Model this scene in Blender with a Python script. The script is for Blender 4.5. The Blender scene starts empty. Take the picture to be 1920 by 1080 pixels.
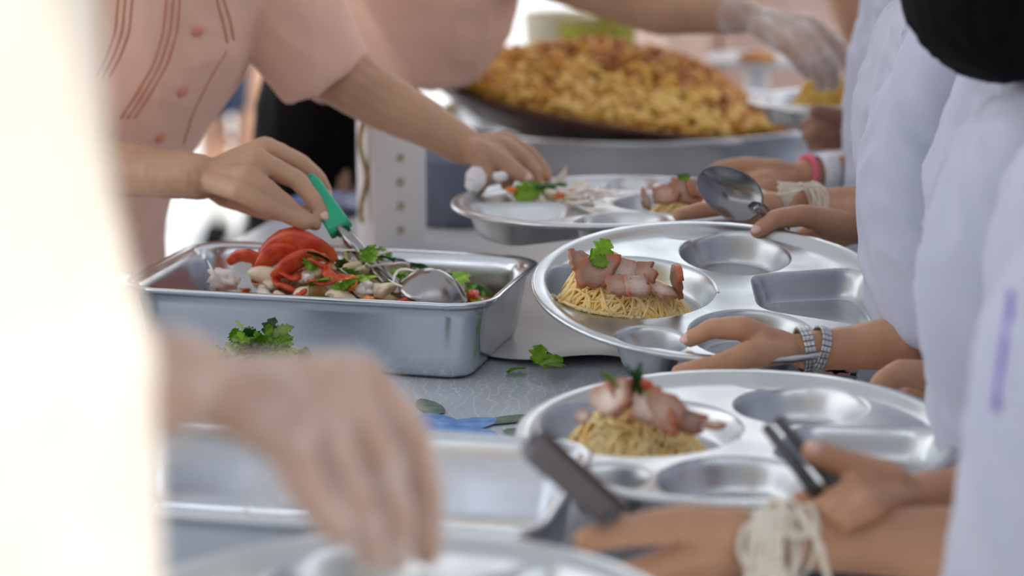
import bpy, bmesh, math, random
from mathutils import Vector, Matrix, Euler, noise
R = math.radians
random.seed(7)
scene = bpy.context.scene
C = scene.collection

# ------------------------------------------------------------------ camera
CAM_Z = 1.35
PITCH = R(12.4)
F = 85.0 / 36.0 * 1920.0
cam_d = bpy.data.cameras.new('camera')
cam = bpy.data.objects.new('camera', cam_d); C.objects.link(cam)
cam.location = (0, 0, CAM_Z)
cam.rotation_euler = (R(90) - PITCH, 0, 0)
cam_d.lens = 85; cam_d.sensor_width = 36
cam_d.clip_start = 0.05; cam_d.clip_end = 200
cam_d.dof.use_dof = True
cam_d.dof.focus_distance = 2.32
cam_d.dof.aperture_fstop = 3.0
scene.camera = cam

# ------------------------------------------------------------------ light
scene.view_settings.view_transform = 'Standard'
scene.view_settings.look = 'None'
scene.view_settings.exposure = 0.58
scene.view_settings.gamma = 1.0
world = bpy.data.worlds.new('sky'); scene.world = world
world.use_nodes = True
wn = world.node_tree; wn.nodes.clear()
wo = wn.nodes.new('ShaderNodeOutputWorld'); wb = wn.nodes.new('ShaderNodeBackground')
wt = wn.nodes.new('ShaderNodeTexCoord'); ws = wn.nodes.new('ShaderNodeSeparateXYZ'); wr = wn.nodes.new('ShaderNodeValToRGB')
wn.links.new(wt.outputs['Generated'], ws.inputs[0]); wn.links.new(ws.outputs['Z'], wr.inputs[0])
wr.color_ramp.elements[0].position = 0.0; wr.color_ramp.elements[0].color = (1.0, .98, .95, 1)
wr.color_ramp.elements[1].position = 0.8; wr.color_ramp.elements[1].color = (.72, .80, .93, 1)
wn.links.new(wr.outputs[0], wb.inputs[0]); wb.inputs[1].default_value = 1.45
wn.links.new(wb.outputs[0], wo.inputs[0])
sun_d = bpy.data.lights.new('sun', 'SUN'); sun = bpy.data.objects.new('sun', sun_d); C.objects.link(sun)
sun_d.energy = 1.9; sun_d.angle = R(1.0); sun_d.color = (1.0, .93, .82)
SUN_TO = Vector((0.55, -0.60, 0.86)).normalized()
sun.rotation_euler = SUN_TO.to_track_quat('Z', 'Y').to_euler()
sun.location = SUN_TO * 8

# ------------------------------------------------------------------ geometry helpers
def P(px, py, Y):
    """world point at distance Y (world y) that is seen at photo position px, py"""
    a = PITCH
    dx = (px - 960) / F; dz = -(py - 540) / F
    d = Vector((dx, math.cos(a) + dz * math.sin(a), -math.sin(a) + dz * math.cos(a)))
    t = Y / d.y
    return Vector((0, 0, CAM_Z)) + d * t
def PZ(px, py, z):
    a = PITCH
    dx = (px - 960) / F; dz = -(py - 540) / F
    d = Vector((dx, math.cos(a) + dz * math.sin(a), -math.sin(a) + dz * math.cos(a)))
    return Vector((0, 0, CAM_Z)) + d * ((z - CAM_Z) / d.z)

def tag(o, label=None, cat=None, group=None, kind=None):
    if label: o['label'] = label
    if cat: o['category'] = cat
    if group: o['group'] = group
    if kind: o['kind'] = kind
    return o
def empty(name, loc, label=None, cat=None, group=None):
    o = bpy.data.objects.new(name, None); C.objects.link(o)
    o.location = loc; o.empty_display_size = .05
    return tag(o, label, cat, group)
def wloc(o):
    v = Vector(o.location)
    while o.parent:
        o = o.parent; v = v + Vector(o.location)
    return v
def link(name, me, mats, parent=None, smooth=True, origin=None):
    """mesh with vertices in world space -> object whose origin is at its base"""
    if not isinstance(mats, (list, tuple)): mats = [mats]
    me.name = name
    if not me.materials:
        for m in mats: me.materials.append(m)
    if origin is None:
        xs = [v.co for v in me.vertices]
        if xs:
            n = len(xs)
            origin = Vector((sum(v.x for v in xs) / n, sum(v.y for v in xs) / n, min(v.z for v in xs)))
        else: origin = Vector()
    me.transform(Matrix.Translation(-origin))
    if smooth:
        me.polygons.foreach_set('use_smooth', [True] * len(me.polygons))
    o = bpy.data.objects.new(name, me); C.objects.link(o)
    if parent: o.parent = parent; o.location = origin - wloc(parent)
    else: o.location = origin
    return o
def build(name, bm, mats, parent=None, smooth=True, origin=None):
    me = bpy.data.meshes.new(name); bmesh.ops.recalc_face_normals(bm, faces=bm.faces)
    bm.to_mesh(me); bm.free()
    return link(name, me, mats, parent, smooth, origin)
def B(): return bmesh.new()

def frame_of(d):
    d = d.normalized()
    up = Vector((0, 0, 1)) if abs(d.z) < .92 else Vector((0, 1, 0))
    s = d.cross(up).normalized(); u = s.cross(d).normalized()
    return s, u
def bridge(bm, a, b, mi=0):
    n = len(a); fs = []
    for i in range(n):
        f = bm.faces.new((a[i], a[(i + 1) % n], b[(i + 1) % n], b[i])); f.material_index = mi; fs.append(f)
    return fs
def ngon(bm, ring, mi=0):
    f = bm.faces.new(ring); f.material_index = mi; return f
def tube(bm, pts, rad, seg=8, mi=0, closed=False, flat=1.0, cap=True):
    pts = [Vector(p) for p in pts]; n = len(pts); rings = []
    if not isinstance(rad, (list, tuple)): rad = [rad] * n
    s = None
    for i, p in enumerate(pts):
        if closed: d = pts[(i + 1) % n] - pts[i - 1]
        else: d = pts[min(i + 1, n - 1)] - pts[max(i - 1, 0)]
        if d.length < 1e-9: d = Vector((0, 0, 1))
        d.normalize()
        if s is None: s, u = frame_of(d)
        else:
            s = (s - d * s.dot(d))
            if s.length < 1e-6: s, u = frame_of(d)
            s.normalize(); u = s.cross(d)
        rings.append([bm.verts.new(p + (s * math.cos(2 * math.pi * k / seg) + u * (flat * math.sin(2 * math.pi * k / seg))) * rad[i]) for k in range(seg)])
    for i in range(n - 1): bridge(bm, rings[i], rings[i + 1], mi)
    if closed: bridge(bm, rings[-1], rings[0], mi)
    elif cap: ngon(bm, rings[0][::-1], mi); ngon(bm, rings[-1], mi)
def sphere(bm, c, r, sub=2, mat=None, mi=0):
    if not isinstance(r, (list, tuple)): r = (r, r, r)
    M = Matrix.Translation(Vector(c)) @ (mat.to_4x4() if mat else Matrix()) @ Matrix.Diagonal((r[0], r[1], r[2], 1))
    ret = bmesh.ops.create_icosphere(bm, subdivisions=sub, radius=1, matrix=M)
    if mi:
        for v in ret['verts']:
            for f in v.link_faces: f.material_index = mi
def box(bm, c, s, rot=None, mi=0, bev=0):
    M = Matrix.Translation(Vector(c)) @ (rot.to_4x4() if rot else Matrix()) @ Matrix.Diagonal((s[0], s[1], s[2], 1))
    ret = bmesh.ops.create_cube(bm, size=1, matrix=M)
    fs = set(f for v in ret['verts'] for f in v.link_faces)
    for f in fs: f.material_index = mi
    if bev:
        es = list(set(e for f in fs for e in f.edges))
        r2 = bmesh.ops.bevel(bm, geom=es, offset=bev, segments=2, affect='EDGES', profile=.6)
        for f in r2['faces']: f.material_index = mi
def capsule(bm, p0, r0, p1, r1, seg=14, ends=(1, 1)):
    p0 = Vector(p0); p1 = Vector(p1)
    tube(bm, [p0, p1], [r0, r1], seg)
    if ends[0]: sphere(bm, p0, r0, 2)
    if ends[1]: sphere(bm, p1, r1, 2)
def chain(bm, pts, ends=(1, 1)):
    """pts = [(Vector, r), ...]"""
    for i in range(len(pts) - 1):
        capsule(bm, pts[i][0], pts[i][1], pts[i + 1][0], pts[i + 1][1], ends=(ends[0] if i == 0 else 1, ends[1] if i == len(pts) - 2 else 1))
def remesh(bm, voxel, smooth=4, fac=.5):
    me = bpy.data.meshes.new('tmp'); bm.to_mesh(me); bm.free()
    o = bpy.data.objects.new('tmp', me); C.objects.link(o)
    m = o.modifiers.new('r', 'REMESH'); m.mode = 'VOXEL'; m.voxel_size = voxel; m.adaptivity = 0
    if smooth:
        s = o.modifiers.new('s', 'SMOOTH'); s.factor = fac; s.iterations = smooth
    dg = bpy.context.evaluated_depsgraph_get(); dg.update()
    out = bpy.data.meshes.new_from_object(o.evaluated_get(dg))
    bpy.data.objects.remove(o); bpy.data.meshes.remove(me)
    return out
def displace(me, fn):
    nr = [v.normal.copy() for v in me.vertices]
    for v, n in zip(me.vertices, nr): v.co = v.co + n * fn(v.co, n)
    me.update()
def revolve(bm, prof, seg=64, M=Matrix(), mi=0, close=True):
    rings = []
    for (r, z) in prof:
        rings.append([bm.verts.new(M @ Vector((r * math.cos(2 * math.pi * k / seg), r * math.sin(2 * math.pi * k / seg), z))) for k in range(seg)])
    for a, b in zip(rings, rings[1:]): bridge(bm, a, b, mi)
    if close: ngon(bm, rings[0][::-1], mi); ngon(bm, rings[-1], mi)
def nz(p, s=1.0, o=0.0): return noise.noise(Vector((p[0] * s + o, p[1] * s - o, p[2] * s + 2 * o)))

# ------------------------------------------------------------------ materials
def mat(name, col, rough=.5, metal=0, col2=None, scale=20, bump=0, bscale=None, sss=0, spec=.5, detail=4, stretch=None, trans=0, coat=0, lo=.4, hi=.65, sheen=0):
    m = bpy.data.materials.new(name); m.use_nodes = True
    nt = m.node_tree; b = nt.nodes['Principled BSDF']
    b.inputs['Base Color'].default_value = (*col, 1); b.inputs['Roughness'].default_value = rough
    b.inputs['Metallic'].default_value = metal; b.inputs['Specular IOR Level'].default_value = spec
    if sss:
        b.inputs['Subsurface Weight'].default_value = sss; b.inputs['Subsurface Radius'].default_value = (1, .35, .2); b.inputs['Subsurface Scale'].default_value = .008
    if coat: b.inputs['Coat Weight'].default_value = coat; b.inputs['Coat Roughness'].default_value = .15
    if trans: b.inputs['Transmission Weight'].default_value = trans
    if sheen: b.inputs['Sheen Weight'].default_value = sheen
    tc = nt.nodes.new('ShaderNodeTexCoord'); mp = nt.nodes.new('ShaderNodeMapping')
    nt.links.new(tc.outputs['Object'], mp.inputs[0])
    if stretch: mp.inputs['Scale'].default_value = stretch
    if col2:
        n = nt.nodes.new('ShaderNodeTexNoise'); n.inputs['Scale'].default_value = scale; n.inputs['Detail'].default_value = detail
        nt.links.new(mp.outputs[0], n.inputs['Vector'])
        r = nt.nodes.new('ShaderNodeValToRGB'); r.color_ramp.elements[0].position = lo; r.color_ramp.elements[1].position = hi
        r.color_ramp.elements[0].color = (*col, 1); r.color_ramp.elements[1].color = (*col2, 1)
        nt.links.new(n.outputs[0], r.inputs[0]); nt.links.new(r.outputs[0], b.inputs['Base Color'])
    if bump:
        n2 = nt.nodes.new('ShaderNodeTexNoise'); n2.inputs['Scale'].default_value = bscale or scale; n2.inputs['Detail'].default_value = 5
        nt.links.new(mp.outputs[0], n2.inputs['Vector'])
        bp = nt.nodes.new('ShaderNodeBump'); bp.inputs['Strength'].default_value = bump; bp.inputs['Distance'].default_value = .002
        nt.links.new(n2.outputs[0], bp.inputs['Height']); nt.links.new(bp.outputs[0], b.inputs['Normal'])
    return m
def metal_mat(name, col, rough, scuff=.12, bump=.12, col2=None, scale=14):
    m = mat(name, col, rough, 1.0, col2 or tuple(c * .82 for c in col), scale, bump, 35)
    nt = m.node_tree; b = nt.nodes['Principled BSDF']
    tc = nt.nodes.new('ShaderNodeTexCoord')
    n = nt.nodes.new('ShaderNodeTexNoise'); n.inputs['Scale'].default_value = 22; n.inputs['Detail'].default_value = 5
    nt.links.new(tc.outputs['Object'], n.inputs['Vector'])
    mr = nt.nodes.new('ShaderNodeMapRange'); mr.inputs[1].default_value = .3; mr.inputs[2].default_value = .7
    mr.inputs[3].default_value = max(.05, rough - scuff); mr.inputs[4].default_value = rough + scuff
    nt.links.new(n.outputs[0], mr.inputs[0]); nt.links.new(mr.outputs[0], b.inputs['Roughness'])
    return m
M = {}
M['alu'] = metal_mat('tray_aluminium', (.64, .665, .675), .32, .07, .05, (.54, .565, .58), 11)
M['pan'] = metal_mat('pan_aluminium', (.76, .79, .83), .21, .07, .03, (.66, .69, .74), 6)
M['steel'] = metal_mat('polished_steel', (.27, .265, .275), .22, .04, .02)
M['dark_steel'] = metal_mat('dark_steel', (.16, .15, .16), .35, .06, .04)
M['rod'] = metal_mat('ladle_steel', (.38, .36, .36), .22, .05, .03)
M['wok'] = metal_mat('brown_iron', (.16, .085, .06), .42, .08, .1)
M['skin_server'] = mat('skin_tan', (.56, .335, .215), .48, 0, (.49, .28, .18), 16, .12, 90, .25, .4)
M['skin_fair'] = mat('skin_fair', (.50, .29, .19), .48, 0, (.44, .24, .155), 18, .12, 90, .25, .4)
M['skin_child'] = mat('skin_child', (.57, .315, .19), .48, 0, (.50, .26, .155), 18, .12, 90, .25, .4)
M['skin_brown'] = mat('skin_brown', (.36, .19, .12), .48, 0, (.30, .15, .09), 18, .12, 90, .25, .4)
M['nail'] = mat('nail', (.78, .50, .43), .25, 0, spec=.6)
M['pink'] = mat('pink_cotton', (.86, .54, .42), .85, 0, (.82, .50, .39), 9, .25, 350, sheen=.2)
M['pink_dark'] = mat('coral_thread', (.58, .24, .16), .8, 0)
M['coral'] = mat('coral_button', (.72, .30, .20), .4, 0)
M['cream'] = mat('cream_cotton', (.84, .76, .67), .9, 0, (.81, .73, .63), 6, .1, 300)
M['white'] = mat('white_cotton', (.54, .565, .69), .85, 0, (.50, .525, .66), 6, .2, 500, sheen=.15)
M['black'] = mat('black_cloth', (.004, .003, .003), .9, 0, (.006, .004, .004), 20, spec=.1)
M['navy'] = mat('navy_cloth', (.012, .028, .065), .9, 0, (.008, .018, .045), 20, .2, 200)
M['hair'] = mat('black_hair', (.002, .002, .0025), .75, 0, (.004, .0035, .004), 60, .5, 260, stretch=(1, 1, .1), spec=.12)
M['sock'] = mat('white_sock', (.85, .84, .82), .9, 0)
M['noodle'] = mat('egg_noodle', (.80, .56, .20), .42, 0, (.88, .70, .34), 60, .1, 200, .15)
M['noodle_pale'] = mat('pale_noodle', (1.0, .68, .25), .42, 0, (1.0, .80, .40), 60, .1, 200, .15)
M['noodle_fried'] = mat('fried_noodle', (.90, .60, .13), .5, 0, (.84, .46, .07), 22, .2, 120, .1)
M['noodle_brown'] = mat('brown_fried_noodle', (.42, .15, .03), .5, 0, (.74, .34, .06), 26, .2, 120, .1)
M['fishball'] = mat('cream_meat', (.82, .72, .55), .35, 0, (.76, .60, .40), 40, .15, 120, .2)
M['onion'] = mat('onion_white', (.90, .86, .80), .3, 0, (.80, .70, .66), 30, 0, None, .3)
M['tomato'] = mat('tomato_red', (.56, .05, .02), .22, 0, (.74, .13, .04), 70, .1, 80, .2)
M['carrot'] = mat('carrot_orange', (.88, .25, .04), .3, 0, (.80, .16, .03), 40, .1, 80, .2)
M['leaf'] = mat('leaf_green', (.16, .40, .02), .4, 0, (.32, .58, .04), 45, .3, 90, .15)
M['leaf_bright'] = mat('lettuce_green', (.30, .60, .03), .4, 0, (.46, .74, .07), 45, .3, 90, .15)
M['leaf_dark'] = mat('dark_leaf', (.02, .09, .02), .4, 0, (.05, .16, .03), 45, .3, 90)
M['celery'] = mat('pale_celery', (.55, .66, .30), .35, 0, (.70, .74, .46), 30)
M['pork_fat'] = mat('pale_pork', (.84, .66, .58), .4, 0, (.74, .48, .40), 70)
M['green'] = mat('green_plastic', (.0, .40, .20), .28, 0, spec=.6)
M['cord'] = mat('cotton_string', (.88, .82, .69), .9, 0, (.82, .74, .60), 60, .2, 400)
M['bead'] = mat('pink_bead', (.86, .17, .26), .3, 0)
M['strap'] = mat('white_strap', (.84, .84, .86), .5, 0)
M['strap_hole'] = mat('strap_hole', (.12, .12, .14), .6, 0)
M['gold'] = mat('gold_foil', (.40, .26, .08), .45, .3)
M['gold_cord'] = mat('gold_cord', (.52, .38, .14), .7, 0, (.30, .20, .06), 120, .4, 500)
M['paper'] = mat('white_paper', (.84, .83, .84), .6, 0, (.80, .79, .80), 10)
M['tissue'] = mat('white_tissue', (.92, .90, .92), .9, 0, sss=.3)
M['peach'] = mat('peach_plastic', (.86, .56, .38), .45, 0)
M['white_plastic'] = mat('white_plastic', (.88, .88, .88), .35, 0)
M['olive'] = mat('olive_plastic', (.40, .36, .02), .4, 0)
M['beige'] = mat('beige_plastic', (.72, .64, .46), .5, 0)
M['purple'] = mat('purple_ribbon', (.30, .20, .66), .6, 0)
M['wood_brown'] = mat('brown_wood', (.22, .08, .04), .5, 0, (.30, .13, .07), 30)
M['dark_grey'] = mat('dark_grey', (.04, .04, .045), .5, 0)
M['blue_cloth'] = mat('blue_cloth', (.10, .19, .42), .8, 0, (.5, .55, .7), 14)
M['print_blue'] = mat('print_blue', (.08, .24, .60), .35, 0, (.22, .42, .78), 60)
M['print_green'] = mat('print_green', (.06, .13, .09), .35, 0, (.18, .26, .16), 60)
M['print_red'] = mat('print_red', (.50, .06, .10), .35, 0, (.70, .25, .25), 60)
def meat_mat(name='roast_pork', k=(1, 1, 1), spread=.28):
    m = bpy.data.materials.new(name); m.use_nodes = True
    nt = m.node_tree; b = nt.nodes['Principled BSDF']
    tc = nt.nodes.new('ShaderNodeTexCoord'); sp = nt.nodes.new('ShaderNodeSeparateXYZ'); nt.links.new(tc.outputs['Generated'], sp.inputs[0])
    v = nt.nodes.new('ShaderNodeVectorMath'); v.operation = 'DISTANCE'
    cb = nt.nodes.new('ShaderNodeCombineXYZ'); nt.links.new(sp.outputs[0], cb.inputs[0]); nt.links.new(sp.outputs[1], cb.inputs[1])
    nt.links.new(cb.outputs[0], v.inputs[0]); v.inputs[1].default_value = (.5, .5, 0)
    n = nt.nodes.new('ShaderNodeTexNoise'); n.inputs['Scale'].default_value = 130; n.inputs['Detail'].default_value = 8
    nt.links.new(tc.outputs['Object'], n.inputs['Vector'])
    a = nt.nodes.new('ShaderNodeMath'); a.operation = 'MULTIPLY_ADD'; nt.links.new(n.outputs[0], a.inputs[0]); a.inputs[1].default_value = spread
    nt.links.new(v.outputs['Value'], a.inputs[2])
    r = nt.nodes.new('ShaderNodeValToRGB'); e = r.color_ramp.elements
    e[0].position = .30; e[0].color = (.56 * k[0], .36 * k[1], .27 * k[2], 1); e[1].position = .95; e[1].color = (.40, .055, .02, 1)
    x = e.new(.58); x.color = (.42 * k[0], .23 * k[1], .16 * k[2], 1); x = e.new(.80); x.color = (.50, .13, .055, 1)
    nt.links.new(a.outputs[0], r.inputs[0]); nt.links.new(r.outputs[0], b.inputs['Base Color'])
    b.inputs['Roughness'].default_value = .38; b.inputs['Subsurface Weight'].default_value = .1; b.inputs['Subsurface Scale'].default_value = .004
    bp = nt.nodes.new('ShaderNodeBump'); bp.inputs['Strength'].default_value = .8; bp.inputs['Distance'].default_value = .0015
    nt.links.new(n.outputs[0], bp.inputs['Height']); nt.links.new(bp.outputs[0], b.inputs['Normal'])
    return m
M['meat'] = meat_mat(spread=.42)
M['meat_pale'] = meat_mat('pale_roast_pork', (1.4, 1.75, 2.0), .40)
M['meat_dark'] = meat_mat('dark_roast_pork', (.72, .68, .62), .45)
def film_mat(name, amount, tint=(.95, .94, .96), rough=.25):
    """thin clear plastic: part see-through, part milky and shiny"""
    m = bpy.data.materials.new(name); m.use_nodes = True; nt = m.node_tree; nt.nodes.clear()
    o = nt.nodes.new('ShaderNodeOutputMaterial'); mx = nt.nodes.new('ShaderNodeMixShader')
    t = nt.nodes.new('ShaderNodeBsdfTransparent'); p = nt.nodes.new('ShaderNodeBsdfPrincipled')
    p.inputs['Base Color'].default_value = (*tint, 1); p.inputs['Roughness'].default_value = rough; p.inputs['Specular IOR Level'].default_value = .8
    n = nt.nodes.new('ShaderNodeTexNoise'); n.inputs['Scale'].default_value = 38; n.inputs['Detail'].default_value = 3
    tc = nt.nodes.new('ShaderNodeTexCoord'); nt.links.new(tc.outputs['Object'], n.inputs['Vector'])
    mr = nt.nodes.new('ShaderNodeMapRange'); mr.inputs[1].default_value = .35; mr.inputs[2].default_value = .7
    mr.inputs[3].default_value = amount * .6; mr.inputs[4].default_value = min(1, amount * 1.9)
    nt.links.new(n.outputs[0], mr.inputs[0]); nt.links.new(mr.outputs[0], mx.inputs[0])
    nt.links.new(t.outputs[0], mx.inputs[1]); nt.links.new(p.outputs[0], mx.inputs[2]); nt.links.new(mx.outputs[0], o.inputs[0])
    bp = nt.nodes.new('ShaderNodeBump'); bp.inputs['Strength'].default_value = .6; bp.inputs['Distance'].default_value = .004
    nt.links.new(n.outputs[0], bp.inputs['Height']); nt.links.new(bp.outputs[0], p.inputs['Normal'])
    return m
M['glove'] = film_mat('clear_plastic_glove', .26, rough=.16)
M['glove_near'] = film_mat('thin_plastic_glove', .15, rough=.14)
M['sheet'] = film_mat('clear_plastic_sheet', .55, (.86, .88, .92), .22)
def shade_cloth_mat():  # cloth of the added roof; passes some sun as soft top light
    m = bpy.data.materials.new('shade_roof_cloth'); m.use_nodes = True; nt = m.node_tree; nt.nodes.clear()
    o = nt.nodes.new('ShaderNodeOutputMaterial'); mx = nt.nodes.new('ShaderNodeMixShader'); mx.inputs[0].default_value = .16
    d = nt.nodes.new('ShaderNodeBsdfDiffuse'); t = nt.nodes.new('ShaderNodeBsdfTranslucent')
    d.inputs[0].default_value = (.37, .37, .38, 1); t.inputs[0].default_value = (.90, .91, .93, 1)
    nt.links.new(d.outputs[0], mx.inputs[1]); nt.links.new(t.outputs[0], mx.inputs[2]); nt.links.new(mx.outputs[0], o.inputs[0])
    return m
M['shade_cloth'] = shade_cloth_mat()
M['ground'] = mat('pale_concrete', (.62, .61, .58), .9, 0, (.70, .69, .66), 3, .2, 60)
def cloth_mat():
    m = mat('vinyl_tablecloth', (.50, .54, .60), .28, 0, (.56, .60, .66), 7, .25, 24, detail=3, spec=.6)
    nt = m.node_tree; b = nt.nodes['Principled BSDF']
    src = b.inputs['Base Color'].links[0].from_socket
    tc = nt.nodes.new('ShaderNodeTexCoord')
    wv = nt.nodes.new('ShaderNodeTexVoronoi'); wv.inputs['Scale'].default_value = 150; nt.links.new(tc.outputs['Object'], wv.inputs['Vector'])
    dots = nt.nodes.new('ShaderNodeMapRange'); dots.inputs[1].default_value = .30; dots.inputs[2].default_value = .22; dots.inputs[3].default_value = 0; dots.inputs[4].default_value = 1
    nt.links.new(wv.outputs['Distance'], dots.inputs[0])
    # lace zones: rings made by a coarse voronoi
    v2 = nt.nodes.new('ShaderNodeTexVoronoi'); v2.inputs['Scale'].default_value = 9; nt.links.new(tc.outputs['Object'], v2.inputs['Vector'])
    z = nt.nodes.new('ShaderNodeMapRange'); z.inputs[1].default_value = .42; z.inputs[2].default_value = .50; nt.links.new(v2.outputs['Distance'], z.inputs[0])
    w3 = nt.nodes.new('ShaderNodeTexWave'); w3.inputs['Scale'].default_value = 26; w3.inputs['Distortion'].default_value = 9; w3.inputs['Detail'].default_value = 1
    nt.links.new(tc.outputs['Object'], w3.inputs['Vector'])
    l3 = nt.nodes.new('ShaderNodeMapRange'); l3.inputs[1].default_value = .93; l3.inputs[2].default_value = .99; nt.links.new(w3.outputs['Fac'], l3.inputs[0])
    ml = nt.nodes.new('ShaderNodeMath'); ml.operation = 'MULTIPLY'; nt.links.new(dots.outputs[0], ml.inputs[0]); nt.links.new(z.outputs[0], ml.inputs[1])
    mx2 = nt.nodes.new('ShaderNodeMath'); mx2.operation = 'MAXIMUM'; nt.links.new(ml.outputs[0], mx2.inputs[0])
    m3 = nt.nodes.new('ShaderNodeMath'); m3.operation = 'MULTIPLY'; nt.links.new(l3.outputs[0], m3.inputs[0]); m3.inputs[1].default_value = .7
    nt.links.new(m3.outputs[0], mx2.inputs[1])
    mix = nt.nodes.new('ShaderNodeMix'); mix.data_type = 'RGBA'
    sc = nt.nodes.new('ShaderNodeMath'); sc.operation = 'MULTIPLY'; nt.links.new(mx2.outputs[0], sc.inputs[0]); sc.inputs[1].default_value = .75
    nt.links.new(sc.outputs[0], mix.inputs['Factor']); nt.links.new(src, mix.inputs['A']); mix.inputs['B'].default_value = (.80, .83, .86, 1)
    nt.links.new(mix.outputs['Result'], b.inputs['Base Color'])
    return m
M['tablecloth'] = cloth_mat()

# ------------------------------------------------------------------ setting
TA = R(-14)
TX = Vector((math.cos(TA), math.sin(TA), 0)); TY = Vector((-math.sin(TA), math.cos(TA), 0))
TORG = Vector((-.47, 2.512, .75))          # a point on the table's left edge
def T(u, v, z=0): return TORG + TX * u + TY * v + Vector((0, 0, z))
bm = B(); bmesh.ops.create_grid(bm, x_segments=40, y_segments=40, size=40)
for v in bm.verts: v.co.y += 20
o = build('floor', bm, M['ground'], origin=Vector((0, 0, 0))); tag(o, kind='structure')
# unseen roof added for shade; its edge leaves the nearest server sunlit
bm = B()
xs = [-3.4 + 9.0 * i / 36 for i in range(37)]; ys = [0.0 + 4.6 * j / 24 for j in range(25)]
g = [[bm.verts.new((x, y, 2.6 + .04 * math.sin(x * 2.1) * math.sin(y / 4.6 * math.pi))) for x in xs] for y in ys]
for j in range(24):
    for i in range(36): bm.faces.new((g[j][i], g[j][i + 1], g[j + 1][i + 1], g[j + 1][i]))
o = build('shade_roof', bm, M['shade_cloth'], origin=Vector((0, 2.8, 2.6))); tag(o, kind='structure')

# ------------------------------------------------------------------ serving table and its cloth
TW, TL0, TL1 = .69, -1.22, 1.72
tb = empty('serving_table', T(TW / 2, .3, -.75), 'long folding serving table under a printed vinyl tablecloth', 'table')
bm = B()
for u in (.0, ): pass
rotT = Matrix.Rotation(TA, 3, 'Z')
box(bm, T(TW / 2, (TL0 + TL1) / 2, -.022), (TW - .01, TL1 - TL0 - .01, .036), rotT, bev=.006)
build('tabletop', bm, M['beige'], tb)
for uu in (.06, TW - .06):
    for vv in (TL0 + .12, (TL0 + TL1) / 2, TL1 - .12):
        bm = B(); p = T(uu, vv, 0); tube(bm, [Vector((p.x, p.y, .005)), Vector((p.x, p.y, .712))], .015, 12)
        build('leg', bm, M['steel'], tb)
bm = B()
NU, NV = 60, 300
def cloth_pt(u, v):
    """u beyond the edges hangs down"""
    over = 0
    if u < 0: over = -u; side = -1
    elif u > TW: over = u - TW; side = 1
    else: side = 0
    z = .0006 * noise.noise(Vector((u * 9, v * 9, 1))) + .0012 * noise.noise(Vector((u * 3, v * 14, 4)))
    if side == 0: return T(u, v, z)
    w = .012 * math.sin(v * 24 + 2 * math.sin(v * 5)) * min(1, over / .1)
    e = (-.006 - .02 * over + w * .5 - .012) if side < 0 else (TW + .006 + .02 * over + w * .5 + .012)
    return T(e if over > .012 else u, v, z - max(0, over - .008))
us = [-.24, -.2, -.15, -.1, -.06, -.03, -.012, -.004] + [TW * i / NU for i in range(NU + 1)] + [TW + q for q in (.004, .012, .03, .06, .1, .15, .2, .24)]
g = []
for j in range(NV + 1):
    v = TL0 + (TL1 - TL0) * j / NV
    g.append([bm.verts.new(cloth_pt(u, v)) for u in us])
for j in range(NV):
    for i in range(len(us) - 1): bm.faces.new((g[j][i], g[j][i + 1], g[j + 1][i + 1], g[j + 1][i]))
# printed flower sprays: flat petals and leaves lying in the cloth
def petal(cx, cy, L, W, a, mi, z=.0016):
    n = 12; vs = []
    for k in range(n):
        t = 2 * math.pi * k / n
        x = L * (.5 + .5 * math.cos(t)); y = W * math.sin(t) * (1 - .25 * math.cos(t)) * (1 + .12 * math.sin(5 * t + L * 900))
        p = T(0, 0) + Vector((cx - TORG.x + x * math.cos(a) - y * math.sin(a), cy - TORG.y + x * math.sin(a) + y * math.cos(a), z))
        vs.append(bm.verts.new(p))
    f = bm.faces.new(vs); f.material_index = mi
rr = random.Random(3)
def flower(cx, cy, s):
    for k in range(5): petal(cx, cy, .034 * s, .011 * s, k * 1.256 + .4 * s, 1, .0016 + k * .00006)
    for (dx, dy, a) in ((.02, .012, .5), (.03, -.004, -.1), (-.005, .03, 1.9), (-.03, -.01, 3.3), (.045, -.02, -.4)):
        petal(cx + dx * s, cy + dy * s, .034 * s, .007 * s, a, 2, .0015)
    for (dx, dy) in ((.062, -.012), (-.04, .012)):
        for k in range(5): petal(cx + dx * s, cy + dy * s, .018 * s, .007 * s, k * 1.256, 3, .0017)
flower(-.060, 2.125, 1.7)
for (cx, cy) in ((.19, 1.62), (.02, 1.42), (-.40, 2.05), (.10, 2.72), (-.2, 2.85), (.25, 2.35), (-.42, 1.5), (.1, 3.4), (.36, 2.9)):
    flower(cx, cy, 1.2)
o = build('tablecloth', bm, [M['tablecloth'], M['print_blue'], M['print_green'], M['print_red']], origin=T(TW / 2, .3, 0))
tag(o, 'grey vinyl tablecloth printed with white lace and blue flowers', 'tablecloth')
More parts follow.
